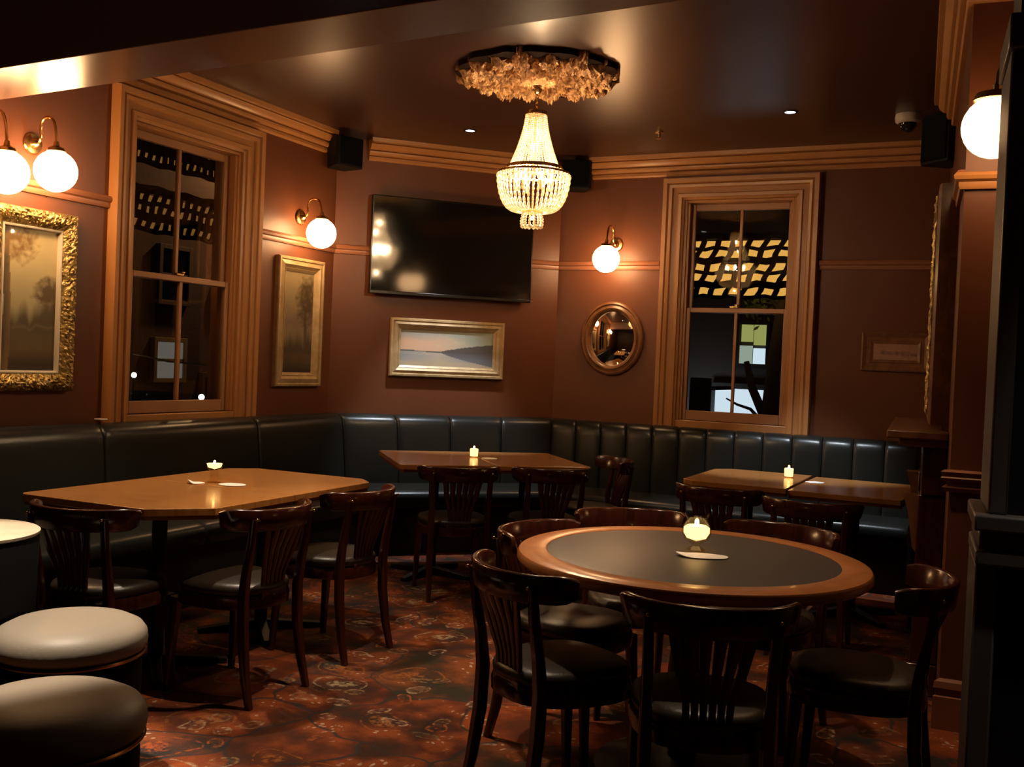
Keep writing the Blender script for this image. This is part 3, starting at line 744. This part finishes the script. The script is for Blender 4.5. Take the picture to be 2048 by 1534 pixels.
# round table
t = thing('round_table', (RC.x, RC.y, 0), 0, 'large round table with orange wood rim and dark grey inlay', 'table')
MB().lathe([(.494, .7505), (.497, .752), (.575, .752), (.588, .748), (.594, .738), (.594, .722), (.585, .712), (.56, .706), (.52, .704), (.494, .704)], 96, close=True).build('rim', M['rim'], t, smooth=40)
MB().lathe([(1e-6, .704), (.4935, .704), (.4935, .7495), (.49, .7505), (1e-6, .7505)], 96).build('inlay', M['slate'], t, smooth=30)
MB().lathe([(.16, .690), (.16, .7035), (.05, .690), (.045, .5), (.060, .35), (.045, .2), (.05, .06), (.10, .05)], 24).build('pedestal', M['black'], t)
MB().lathe([(.30, 0), (.30, .02), (.24, .035), (.08, .06), (1e-6, .06)], 32).build('base', M['black'], t)

# ------------------------------------------------------------------ candles and coasters
def candle(x, y, z, label, kind):
    t = thing('candle_holder', (x, y, z), 0, label, 'candle', 'lit votive candles')
    if kind == 'tumbler':
        MB().lathe([(1e-6, .0), (.026, 0), (.030, .004), (.032, .04), (.034, .086), (.0315, .086), (.0295, .04), (.027, .008), (1e-6, .008)], 24).build('glass', M['votive'], t)
        wx = MB().lathe([(1e-6, .009), (.0255, .009), (.0275, .055), (.022, .058), (1e-6, .054)], 20).build('wax', M['wax'], t)
        MB().sphere((0, 0, .066), .006, 10, 8, 1.7).build('flame', M['flame'], wx)
    elif kind == 'jar':
        MB().lathe([(1e-6, .006), (.030, .0), (.032, .004), (.014, .016), (.018, .024), (.042, .038), (.052, .062), (.050, .084), (.038, .104), (.036, .112), (.044, .128), (.0425, .130), (.0335, .112), (.036, .103), (.047, .084), (.049, .062), (.040, .041), (1e-6, .030)], 28).build('glass', M['votive'], t)
        wx = MB().lathe([(1e-6, .034), (.034, .044), (.045, .062), (.045, .080), (.034, .088), (1e-6, .085)], 24).build('wax', M['wax'], t)
        MB().sphere((0, 0, .098), .008, 10, 8, 1.7).build('flame', M['flame'], wx)
    else:
        MB().lathe([(1e-6, 0), (.028, 0), (.030, .004), (.020, .018), (.019, .055), (.036, .070), (.041, .094), (.039, .095), (.033, .074), (1e-6, .062)], 20).build('glass', M['votive'], t)
        wx = MB().lathe([(1e-6, .063), (.030, .073), (.036, .090), (1e-6, .089)], 18).build('wax', M['wax'], t)
        MB().sphere((0, 0, .098), .005, 8, 6, 1.6).build('flame', M['flame'], wx)
    return t
candle(-3.045, 5.87, .7505, 'lit glass tumbler candle on the table under the television', 'tumbler')
candle(-1.10, 6.31, .7505, 'lit glass tumbler candle on the far right table', 'tumbler')
candle(-.912, 3.475, .751, 'round-bellied lit glass candle jar on the round table', 'jar')
candle(-3.325, 3.735, .7505, 'small footed lit candle glass on the left table', 'cup')
def paper(x, y, z, r, rz, label, sx=1, name='paper_coaster', curl=0):
    mb = MB(); n = 28; rng = random.Random(int(abs(x*1000)))
    ring = []
    for k in range(n):
        a = 2*PI*k/n; rr = r*(1+.03*math.sin(5*a+x)); ring.append((rr*sx*math.cos(a), rr*math.sin(a)))
    v = [(0, 0, .004)]+[(px, py, .003+curl*(max(0, -px/r/sx-.4))**2) for px, py in ring]+[(px, py, .0005+curl*(max(0, -px/r/sx-.4))**2*.9) for px, py in ring]+[(0, 0, .0005)]
    f = [(0, 1+k, 1+(k+1) % n) for k in range(n)]+[(1+k, 1+n+k, 1+n+(k+1) % n, 1+(k+1) % n) for k in range(n)]+[(2*n+1, 1+n+(k+1) % n, 1+n+k) for k in range(n)]
    mb.add(v, f); o = mb.build(name, M['paper'], None, smooth=40); o.location = (x, y, z); o.rotation_euler = (0, 0, rz)
    return tag(o, label, 'coaster', 'white paper coasters on the tables')
paper(-2.93, 5.87, .7505, .052, .3, 'white round coaster beside the candle under the television')
paper(-.93, 6.22, .7425, .055, 0, 'white round coaster on the far right table')
paper(-.86, 3.37, .7515, .050, .35, 'white paper napkin in front of the candle jar on the round table', 1.75, 'paper_napkin', .02)
paper(-3.20, 3.72, .7505, .052, .2, 'white oval coaster lying right of the candle on the left table', 1.25)
paper(-3.36, 3.65, .7505, .040, 1.0, 'crumpled white napkin in front of the candle on the left table', 1.0, 'paper_napkin', .05)

# ------------------------------------------------------------------ stools and drum table in the left foreground
def pouf(x, y, label, r=.222, z=.48):
    t = thing('drum_stool', (x, y, 0), 0, label, 'stool', 'round leather drum stools')
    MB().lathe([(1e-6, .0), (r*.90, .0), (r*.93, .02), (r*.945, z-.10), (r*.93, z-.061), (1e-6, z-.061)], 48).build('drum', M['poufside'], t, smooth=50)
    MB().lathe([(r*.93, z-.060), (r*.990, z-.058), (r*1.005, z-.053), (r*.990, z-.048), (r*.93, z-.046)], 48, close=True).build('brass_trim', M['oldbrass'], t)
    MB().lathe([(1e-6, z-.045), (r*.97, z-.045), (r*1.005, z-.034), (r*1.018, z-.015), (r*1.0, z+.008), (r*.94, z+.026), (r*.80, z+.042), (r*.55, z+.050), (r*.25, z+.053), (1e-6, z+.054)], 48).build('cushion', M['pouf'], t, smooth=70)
    return t
pouf(-2.545, 2.245, 'taupe leather drum stool, second from the bottom left corner')
pouf(-2.02, 1.725, 'taupe leather drum stool at the bottom left corner')
pouf(-3.53, 2.62, 'olive leather drum stool half hidden behind the drum table')
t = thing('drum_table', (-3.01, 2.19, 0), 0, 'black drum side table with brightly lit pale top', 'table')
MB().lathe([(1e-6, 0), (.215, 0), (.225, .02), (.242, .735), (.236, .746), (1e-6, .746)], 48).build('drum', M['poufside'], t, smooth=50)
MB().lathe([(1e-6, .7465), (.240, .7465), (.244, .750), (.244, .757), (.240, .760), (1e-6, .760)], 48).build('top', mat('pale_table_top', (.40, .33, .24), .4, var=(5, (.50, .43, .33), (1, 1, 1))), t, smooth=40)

# ------------------------------------------------------------------ pictures, television, mirror
def vn(x, y, s=0): return noise.noise((x, y, s))
def fbm(x, y, s=0): return vn(x, y, s)+.5*vn(2*x, 2*y, s+3)+.25*vn(4*x, 4*y, s+7)
def lerp(a, b, t): t = max(0, min(1, t)); return tuple(p+(q-p)*t for p, q in zip(a, b))
def canvas(w, h, cx, cz, y, nx, ny, fn, parent, name='canvas'):
    vs_ = []; fs = []; cols = []
    for j in range(ny+1):
        for i in range(nx+1):
            u, v = i/nx, j/ny; vs_.append((cx-w/2+w*u, y, cz-h/2+h*v)); cols.append((*fn(u, v), 1))
    for j in range(ny):
        for i in range(nx): a = j*(nx+1)+i; fs.append((a, a+1, a+nx+2, a+nx+1))
    me = bpy.data.meshes.new(name); me.from_pydata(vs_, [], fs); me.update()
    ca = me.color_attributes.new('Col', 'FLOAT_COLOR', 'POINT')
    for k, c in enumerate(cols): ca.data[k].color = c
    me.materials.append(M['print']); o = bpy.data.objects.new(name, me); COL.objects.link(o); o.parent = parent; return o
def forest(seed, side):
    def fn(u, v):
        uu = u if side > 0 else 1-u
        n = .6*fbm(u*3, v*7, seed)
        sky = lerp((.46, .38, .19), (.78, .66, .33), (v-.3)*1.2+.4*(uu-.5)+.3*n)
        sky = lerp(sky, (.26, .27, .18), .5-.8*(v-.55)+.3*n)
        c = sky
        # distant trees
        hz = .46+.07*fbm(u*6, 1, seed+4)+(.16*max(0, uu-.55)/.45)
        if v < hz: c = lerp(c, (.075, .055, .022), min(1, (hz-v)*8))
        bush = ((uu-.86)/.30)**2+((v-.56)/.13)**2+.6*fbm(u*9, v*22, seed+9)
        if bush < 1: c = lerp(c, (.10, .065, .025), (1-bush)*1.2)
        # ground
        if v < .30: c = lerp(c, (.13, .080, .026), (.30-v)*6*(1+n))
        if v < .16: c = lerp(c, (.035, .024, .010), (.16-v)*9)
        path = abs(v-.31-.03*fbm(u*5, 0, seed))
        if path < .02 and uu > .2: c = lerp(c, (.24, .17, .08), .35*(1-path/.02))
        # tall trunk with leaves
        tr = uu-(.10+.03*math.sin(v*4))
        if abs(tr) < .075-.03*v: c = lerp((.055, .035, .014), (.17, .11, .045), .5+tr*9+.4*fbm(u*20, v*6, seed))
        lf = ((uu-.28)/.42)**2+((v-.90)/.17)**2+.7*fbm(u*9, v*22, seed+2)
        if lf < .9: c = lerp(c, (.20, .115, .03), (.9-lf)*1.0)
        vg = min(u, 1-u, v*1.0, 1-v)
        return c
    return fn
def dusk_tree(u, v):
    n = fbm(u*3, v*7, 21)
    c = lerp((.19, .145, .075), (.26, .20, .10), v+.4*n); c = lerp(c, (.16, .10, .075), .9-abs(v-.5)*5)
    cr_ = ((u-.78)/.42)**2+((v-.72)/.28)**2+.6*fbm(u*7, v*18, 5)
    if cr_ < 1: c = lerp(c, (.055, .033, .010), (1-cr_)*1.1)
    if abs(u-.72-.04*math.sin(v*5)) < .05 and v < .6: c = lerp(c, (.05, .03, .012), .8)
    hz = .40+.10*fbm(u*5, 2, 8)+.1*max(0, .3-u)
    if v < hz: c = lerp(c, (.05, .035, .012), (hz-v)*7)
    if v < .2: c = lerp(c, (.10, .055, .014), .5*(1-abs(v-.16)*12)+.2*n)
    if v < .1: c = lerp(c, (.025, .014, .006), (.1-v)*12)
    return c
def seascape(u, v):
    n = fbm(u*3, v*9, 31)
    c = lerp((.52, .34, .22), (.27, .28, .25), (v-.66)*3.6+.25*n)
    if u > .38: c = lerp(c, (.30, .34, .27), (u-.38)*2.2+.2*n)
    cl = fbm(u*4+v*3, v*4, 12)
    if .38 < u < .70 and v > .5: c = lerp(c, (.46, .46, .24), max(0, cl)*.9)
    if v < .40: c = lerp((.22, .24, .25), (.38, .33, .25), abs(u-.40)*-2.5+1+.3*n)
    if v < .14: c = lerp(c, (.42, .34, .22), .7)
    if abs(v-.405+.03*(u-.4)) < .016 and u < .46: c = (.055, .065, .075)
    hill = .40+.40*max(0, u-.42)**.72*(1 if u > .42 else 0)+.012*fbm(u*20, 0, 3)
    low = .395-.55*max(0, u-.43)**.75
    if u > .42 and low < v < hill: c = lerp((.075, .066, .060), (.115, .125, .145), (.40-v)*6+.3*n)
    return c
def sketch(u, v):
    n = fbm(u*14, v*8, 77)
    c = lerp((.40, .22, .15), (.30, .15, .10), .5+.6*n)
    if abs(v-.42+.12*(u-.5)) < .12 and u > .15: c = lerp(c, (.13, .07, .05), .6+.4*n)
    return c
def bead_frame(w, h, prof, nseg, amp, seed):
    """picture frame: prof=(inset, protrusion) from outer edge to inner edge, noise-carved by amp per profile point"""
    mb = MB(); rings = []
    for k, (e, y) in enumerate(prof):
        ring = []; W, Hh = w/2-e, h/2-e
        cs = [(-W, -Hh), (W, -Hh), (W, Hh), (-W, Hh)]
        for a in range(4):
            p, q = cs[a], cs[(a+1) % 4]
            for s in range(nseg):
                f = s/nseg; x = p[0]+(q[0]-p[0])*f; z = p[1]+(q[1]-p[1])*f
                d = amp[k]*(fbm(x*85, z*85, seed+k*.8)*1.0) if amp else 0
                ring.append((x, -(y+d), z))
        rings.append(ring)
    return mb.loft(rings, cap=False, closed=True)
GILT = [(0, 0), (0, .030), (.006, .042), (.012, .049), (.019, .055), (.026, .059), (.033, .061), (.040, .062), (.047, .061), (.054, .058), (.061, .054), (.068, .048), (.076, .041), (.086, .034), (.086, .0)]
def picture(loc, rz, w, h, fw, fn, label, fmat, style, nx, ny, name='framed_painting'):
    t = thing(name, loc, rz, label, 'painting')
    if style == 'ornate':
        k = fw/.098
        MBF = bead_frame(w, h, [(e*k, y) for e, y in GILT], 110, [0, .004, .010]+[.016]*9+[.010, .002, 0], 3)
        fr = MBF.build('frame', fmat, t, smooth=45)
        bead_frame(w-2*.086*k, h-2*.086*k, [(0, .0), (0, .034), (.004, .038), (.011, .036), (.014, .020), (.014, 0)], 1, None, 0).build('liner', M['liner'], t, smooth=20)
        iw = .098*k
    elif style == 'cream':
        bead_frame(w, h, [(0, 0), (0, .030), (.006, .038), (.020, .040), (.026, .032), (fw*.55, .040), (fw*.78, .022), (fw*.80, .026), (fw, .014), (fw, 0)], 1, None, 0).build('frame', fmat, t, smooth=20); iw = fw
    else:
        bead_frame(w, h, [(0, 0), (0, .022), (.010, .028), (.024, .020), (.034, .014), (fw*.7, .012), (fw*.75, .018), (fw, .012), (fw, 0)], 1, None, 0).build('frame', fmat, t, smooth=20); iw = fw
    canvas(w-2*iw+.002, h-2*iw+.002, 0, 0, -.010, nx, ny, fn, t)
    return t
picture((XL, 3.63, 1.598), PI/2, .545, .94, .105, forest(2, 1), 'tall forest painting in a heavy gilt frame left of the left window', M['gilt'], 'ornate', 60, 130)
picture((XL, 5.87, 1.603), PI/2, .525, .915, .10, dusk_tree, 'tall dusk landscape painting in a cream frame right of the left window', M['cream'], 'cream', 50, 110)
AC = math.atan2(DIRS[1].y, DIRS[1].x); cm = (C1+C2)/2+nrm(DIRS[1])*.002; picture((cm.x, cm.y, 1.466), AC, .92, .45, .086, seascape, 'wide seascape painting with headland below the television', M['cream'], 'cream', 130, 56)
picture((-.628, YB, 1.57), 0, .45, .27, .080, sketch, 'small brown-framed sketch on the wall right of the right window', M['oldwood'], 'plain', 40, 14)
# big gilt frame on the chimney breast, seen edge-on
q = rw(1.05); th = math.atan2(-RD.y, -RD.x)
t = thing('framed_mirror', (q.x, q.y, 1.722), th, 'large gilt-framed mirror over the mantel, seen edge-on', 'mirror')
bead_frame(1.05, 1.08, [(0, 0), (0, .075), (.008, .085), (.030, .088), (.042, .070), (.052, .070), (.085, .045), (.085, 0)], 1, None, 9).build('frame', M['oldwood'], t, smooth=20)
bead_frame(.965, .995, [(0, .060), (.004, .094), (.012, .098), (.022, .092), (.028, .060)], 60, [0, .006, .008, .006, 0], 5).build('gilt_beading', M['gilt'], t, smooth=40)
bead_frame(1.09, 1.12, [(0, 0), (0, .030), (.025, .030), (.025, 0)], 1, None, 0).build('backing_frame', M['oldwood'], t, smooth=20)
MB().box(-.45, .45, -.02, -.012, -.46, .46).build('glass', M['mirror'], t, smooth=0)
# mantelpiece
q = rw(1.12); t = thing('mantelpiece', (q.x, q.y, 0), th, 'brown wooden mantelpiece below the edge-on gilt frame', 'fireplace')
MB().box(-.80, .80, -.25, -.001, 1.125, 1.16).build('shelf', M['oldwood'], t, bevel=.006)
MB().box(-.76, .76, -.20, -.001, 1.09, 1.1245).build('shelf_moulding', M['oldwood'], t, bevel=.008)
MB().box(-.72, .72, -.10, -.001, .88, 1.0895).build('frieze', M['mahog'], t, bevel=.004)
for s in (-1, 1):
    MB().box(s*.62-.09, s*.62+.09, -.11, -.001, .14, .8795).build('pilaster', M['mahog'], t, bevel=.006)
    MB().box(s*.62-.105, s*.62+.105, -.13, -.001, 0, .1395).build('plinth_block', M['mahog'], t, bevel=.006)
    MB().add([(-.06+s*.62, y, z) for y, z in ((-.11, .62), (-.125, .64), (-.15, .80), (-.17, .87), (-.11, .87))]+[(.06+s*.62, y, z) for y, z in ((-.11, .62), (-.125, .64), (-.15, .80), (-.17, .87), (-.11, .87))],
             [(4, 3, 2, 1, 0), (5, 6, 7, 8, 9)]+[(i, (i+1) % 5, 5+(i+1) % 5, 5+i) for i in range(5)]).build('corbel', M['oldwood'], t, smooth=30)
MB().box(-.50, .50, -.02, -.001, .03, .86).build('firebox', M['black'], t)
# television
t = thing('television', (cm.x, cm.y, 2.233), AC, 'large black flat-screen television on the angled corner wall', 'television')
MB().box(-.650, .650, -.085, -.045, -.372, .372).build('case', M['tvcase'], t, bevel=.008)
MB().box(-.636, .636, -.0862, -.0848, -.346, .360).build('screen', M['screen'], t, smooth=0)
MB().box(-.645, .645, -.090, -.084, -.371, -.348).build('bottom_bezel', M['tvcase'], t, bevel=.003)
MB().box(-.2, .2, -.045, -.001, -.15, .15).build('wall_bracket', M['black'], t, bevel=.004)
# oval mirror
t = thing('oval_mirror', (-2.732, YB, 1.606), 0, 'round wood-framed mirror between corner and right window', 'mirror')
def oval_frame(a, b, prof, n=56):
    rings = []
    for e, y in prof: rings.append([((a-e)*math.cos(2*PI*k/n), -y, (b-e)*math.sin(2*PI*k/n)) for k in range(n)])
    return MB().loft(rings, cap=False, closed=True)
oval_frame(.262, .292, [(0, 0), (0, .022), (.008, .034), (.020, .038), (.028, .028), (.036, .030), (.052, .044), (.066, .040), (.074, .024), (.080, .012), (.080, 0)]).build('frame', M['oldwood'], t, smooth=50)
vs_ = [(0, -.016, 0)]+[(.184*math.cos(2*PI*k/48), -.010, .214*math.sin(2*PI*k/48)) for k in range(48)]
n_ = 10; mv = []; mf = []
for j in range(n_+1):
    rr = j/n_
    for k in range(48): mv.append((.184*rr*math.cos(2*PI*k/48), -.010-.022*(1-rr*rr), .214*rr*math.sin(2*PI*k/48)))
for j in range(n_):
    for k in range(48): mf.append((j*48+k, j*48+(k+1) % 48, (j+1)*48+(k+1) % 48, (j+1)*48+k))
MB().add(mv, mf).build('glass', M['mirror'], t, smooth=80)

# ------------------------------------------------------------------ outside, seen through the right window
def lattice(loc, rz, w, h, nu, nv, slant, back, label, sw=.05, sh=.05, wav=.012, seed=1):
    t = thing('backlit_lattice', loc, rz, label, 'trellis'); rng = random.Random(seed)
    MB().box(-w/2-.1, w/2+.1, .20, .23, .03, h-.02).build('glow_panel', back, t, smooth=0)  # emissive sheet gives the amber glow; no lamp lights it
    for i in range(nu+1):
        x = -w/2+w*i/nu
        pts = [(x+slant*(z_-.5)*h+wav*math.sin(z_*PI*nv*1.0+i), 0, z_*h) for z_ in [k/10 for k in range(11)]]
        MB().loft([[(a-sw/2, -.02, c), (a+sw/2, -.02, c), (a+sw/2, .0, c), (a-sw/2, .0, c)] for a, b, c in pts]).build('upright_slat', M['nightwood'], t, smooth=0)
    for sx in (-1, 1): MB().box(sx*(w/2+.13)-.03, sx*(w/2+.13)+.03, -.02, .23, -loc[2]-.5, h+.02).build('post', M['nightwood'], t, smooth=0)
    for j in range(nv+1):
        z_ = h*j/nv; hh = sh*(1.5 if j % 2 else .8)
        pts = [(-w/2-.08+(w+.16)*k/16, .012*math.sin(k*1.9+j)*1.0) for k in range(17)]
        MB().loft([[(a, .001, z_-hh/2+b), (a, .022, z_-hh/2+b), (a, .022, z_+hh/2+b), (a, .001, z_+hh/2+b)] for a, b in pts]).build('cross_slat', M['nightwood'], t, smooth=0)
    return t
lattice((-2.32, 10.0, 2.13), 0, 1.25, .60, 8, 5, .42, M['warmglow'], 'slatted trellis backed by a glowing amber panel seen through the right window', .055, .045)
# far building with a lit window and a glowing panel for the blue-white lit wall
fb = thing('far_building', (-3.0, 13.0, 0), 0, 'dark building across the street behind the right window', 'building')
MB().box(-2.6, 2.6, .05, .4, -.5, 4.2).build('facade', M['night'], fb, smooth=0)
for nm, m, b in (('upper_pane', 'litgreen', (.055, .20, -.0, .04, 1.78, 2.0)), ('upper_pane', 'litgreen', (.215, .37, -.0, .04, 1.74, 2.0)), ('lower_pane', 'litpale', (.04, .20, 0, .04, 1.50, 1.73)), ('lower_pane', 'litcool', (.215, .37, 0, .04, 1.50, 1.70))):
    MB().box(*b).build(nm, M[m], fb, smooth=0)
MB().box(-.01, .42, -.02, .045, 1.44, 1.495).box(-.01, .42, -.02, .045, 2.0, 2.04).box(-.01, .035, -.02, .045, 1.495, 2.0).box(.375, .42, -.02, .045, 1.495, 2.0).build('window_frame', M['nightwood'], fb, smooth=0)
MB().box(-.25, .41, 0, .04, .55, 1.17).build('cool_glow_panel', M['litcool'], fb, smooth=0)  # emissive panel stands in for a wall lit blue-white
MB().box(-.30, .46, -.08, .045, 1.17, 1.24).box(-.31, -.255, -.05, .045, .5, 1.17).box(.415, .46, -.05, .045, .5, 1.17).build('panel_surround', M['nightwood'], fb, smooth=0)
light('facade_wash_light', 'AREA', (-.35, -.7, .75), 5, (.72, .86, 1), fb, .3, rot=(PI/2, 0, .2))  # bare area light without fixture, washes the lower facade blue-white
# tree outside
t = thing('street_tree', (-2.04, 10.75, 0), 0, 'dark forked tree trunk outside the right window', 'tree')
MB().tube([(.02, 0, -.2), (.0, 0, .6), (-.02, 0, 1.1), (.02, 0, 1.7), (.10, 0, 2.4), (.30, 0, 3.2)], [.17, .14, .12, .11, .10, .08], 12).build('trunk', M['bark'], t, smooth=60)
MB().tube([(-.06, 0, .80), (-.15, 0, 1.0), (-.26, .02, 1.22), (-.34, .05, 1.5)], [.06, .05, .045, .03], 10).build('branch', M['bark'], t, smooth=60)
MB().tube([(-.12, 0, .86), (-.26, -.02, 1.00), (-.40, -.03, 1.04), (-.52, -.03, 1.10)], [.022, .018, .014, .008], 8).build('branch', M['bark'], t, smooth=60)
MB().tube([(.05, 0, 2.0), (-.12, .0, 2.2), (-.3, .05, 2.35)], [.04, .025, .01], 8).build('branch', M['bark'], t, smooth=60)
rng = random.Random(4)
lf = MB()
for k in range(70):
    c = Vector((rng.gauss(-.18, .11), rng.gauss(0, .08), rng.gauss(2.12, .10))); a = rng.random()*6.28; s = .03+.02*rng.random()
    d1 = Vector((math.cos(a), .3*math.sin(a*2), math.sin(a)))*s; d2 = Vector((-math.sin(a), .2, math.cos(a)))*s*.4
    lf.add([c-d1, c+d2, c+d1, c-d2], [(0, 1, 2, 3)])
o = lf.build('foliage', M['leafgreen'], t, smooth=0); o['kind'] = 'stuff'
t = thing('air_unit', (-2.72, 10.2, .95), 0, 'dark outdoor fan unit low in the right window', 'air unit')
MB().box(-.03, .03, .04, .08, -1.45, 0).build('stand', M['nightwood'], t)
MB().box(-.10, .10, 0, .12, 0, .36).build('housing', M['navytrim'], t, bevel=.006)
MB().lathe([(.085, -.01), (.095, -.01), (.095, 0), (.085, 0)], 24, close=True).build('fan_ring', M['navytrim'], t)
t.children[-1].rotation_euler = (PI/2, 0, 0); t.children[-1].location = (0, -.001, .19)

# ------------------------------------------------------------------ outside, seen through the left window
lattice((-8.0, 8.25, 2.60), PI/2, 1.9, .42, 16, 3, .30, M['warmglow2'], 'trellis band backed by a glowing amber panel seen through the left window', .060, .060, .010, 2)
lattice((-8.5, 8.77, 3.42), PI/2, 1.9, .32, 18, 2, .15, M['warmglow2'], 'trellis band backed by a glowing amber panel at the top of the left window', .060, .080, .010, 5)
sb = thing('street_building', (-10.0, 10.5, 0), PI/2, 'dark brown brick building across the street behind the left window', 'building')
MB().box(-3.2, 3.2, .05, .4, -.5, 5.2).build('facade', mat('dim_brick', (.10, .055, .032), .9, bump=(14, .4)), sb, smooth=0)
def ext_window(x0, x1, z0, z1, m, fr):
    w = MB().box(x0, x1, -.005, .045, z0, z1).build('window', M[m], sb, smooth=0)
    MB().box(x0-.06, x0, -.03, .05, z0-.06, z1+.06).box(x1, x1+.06, -.03, .05, z0-.06, z1+.06).box(x0, x1, -.03, .05, z1, z1+.06).box(x0, x1, -.03, .05, z0-.06, z0).box(x0, x1, -.02, .05, (z0+z1)/2-.02, (z0+z1)/2+.02).build('window_frame', fr, w, smooth=0, bevel=.004)
frm = mat('pale_exterior_trim', (.45, .30, .14), .6)
frd = mat('dim_exterior_trim', (.14, .08, .05), .7)
ext_window(-.46, .02, .98, 1.46, 'litroom', frm)
ext_window(-.42, .06, 2.02, 2.70, 'smoke', frd)
ext_window(.62, .92, 1.95, 2.20, 'litroom', frd)
ext_window(.45, .85, .40, 1.0, 'smoke', frd)
def street_lamp(loc, r, label):
    t = thing('street_light', loc, 0, label, 'street light', 'distant street lights')
    MB().sphere((0, 0, 0), r, 12, 8).build('glow_head', M['streetlamp'], t)
    MB().tube([(0, 0, -r*.9), (0, 0, -loc[2]-.3)], .012, 6).build('pole', M['nightwood'], t)
street_lamp((-8.2, 7.93, 1.08), .028, 'tiny white street light at lower left of the left window')
street_lamp((-7.2, 7.86, .90), .030, 'tiny white street light at lower right of the left window')
lamp = thing('street_light', (-9.0, 11.9, 0), 0, 'tall unseen street light added to light the brick facade', 'street light', 'distant street lights')  # unseen lamp and pole, added only to light the facade
MB().tube([(0, 0, -.5), (0, 0, 4.4), (-.3, 0, 4.7)], .05, 8).build('pole', M['nightwood'], lamp)
MB().sphere((-.35, 0, 4.62), .09, 12, 8).build('glow_head', M['streetlamp'], lamp)
light('facade_fill_light', 'POINT', (-.35, 0, 4.45), 130, (1, .55, .25), lamp, .1)  # fill for the brick facade, carried by the added lamp
mb = MB().tube([(-7.8, 7.20, -.5), (-7.8, 7.2, 1.34), (-7.8, 7.35, 1.34), (-7.8, 8.0, 1.24), (-7.8, 8.9, 1.20)], .010, 6); tag(mb.build('street_cable', M['cream']), 'thin pale cable crossing outside the left window', 'cable')
struct('floor_street', MB().prism([(-14, 6.6), (-4.9, 6.6), (-3.4, 7.95), (3, 7.95), (3, 16), (-14, 16)], -.6, -.5), M['night'], 'dark street outside the windows', 'street', smooth=0)
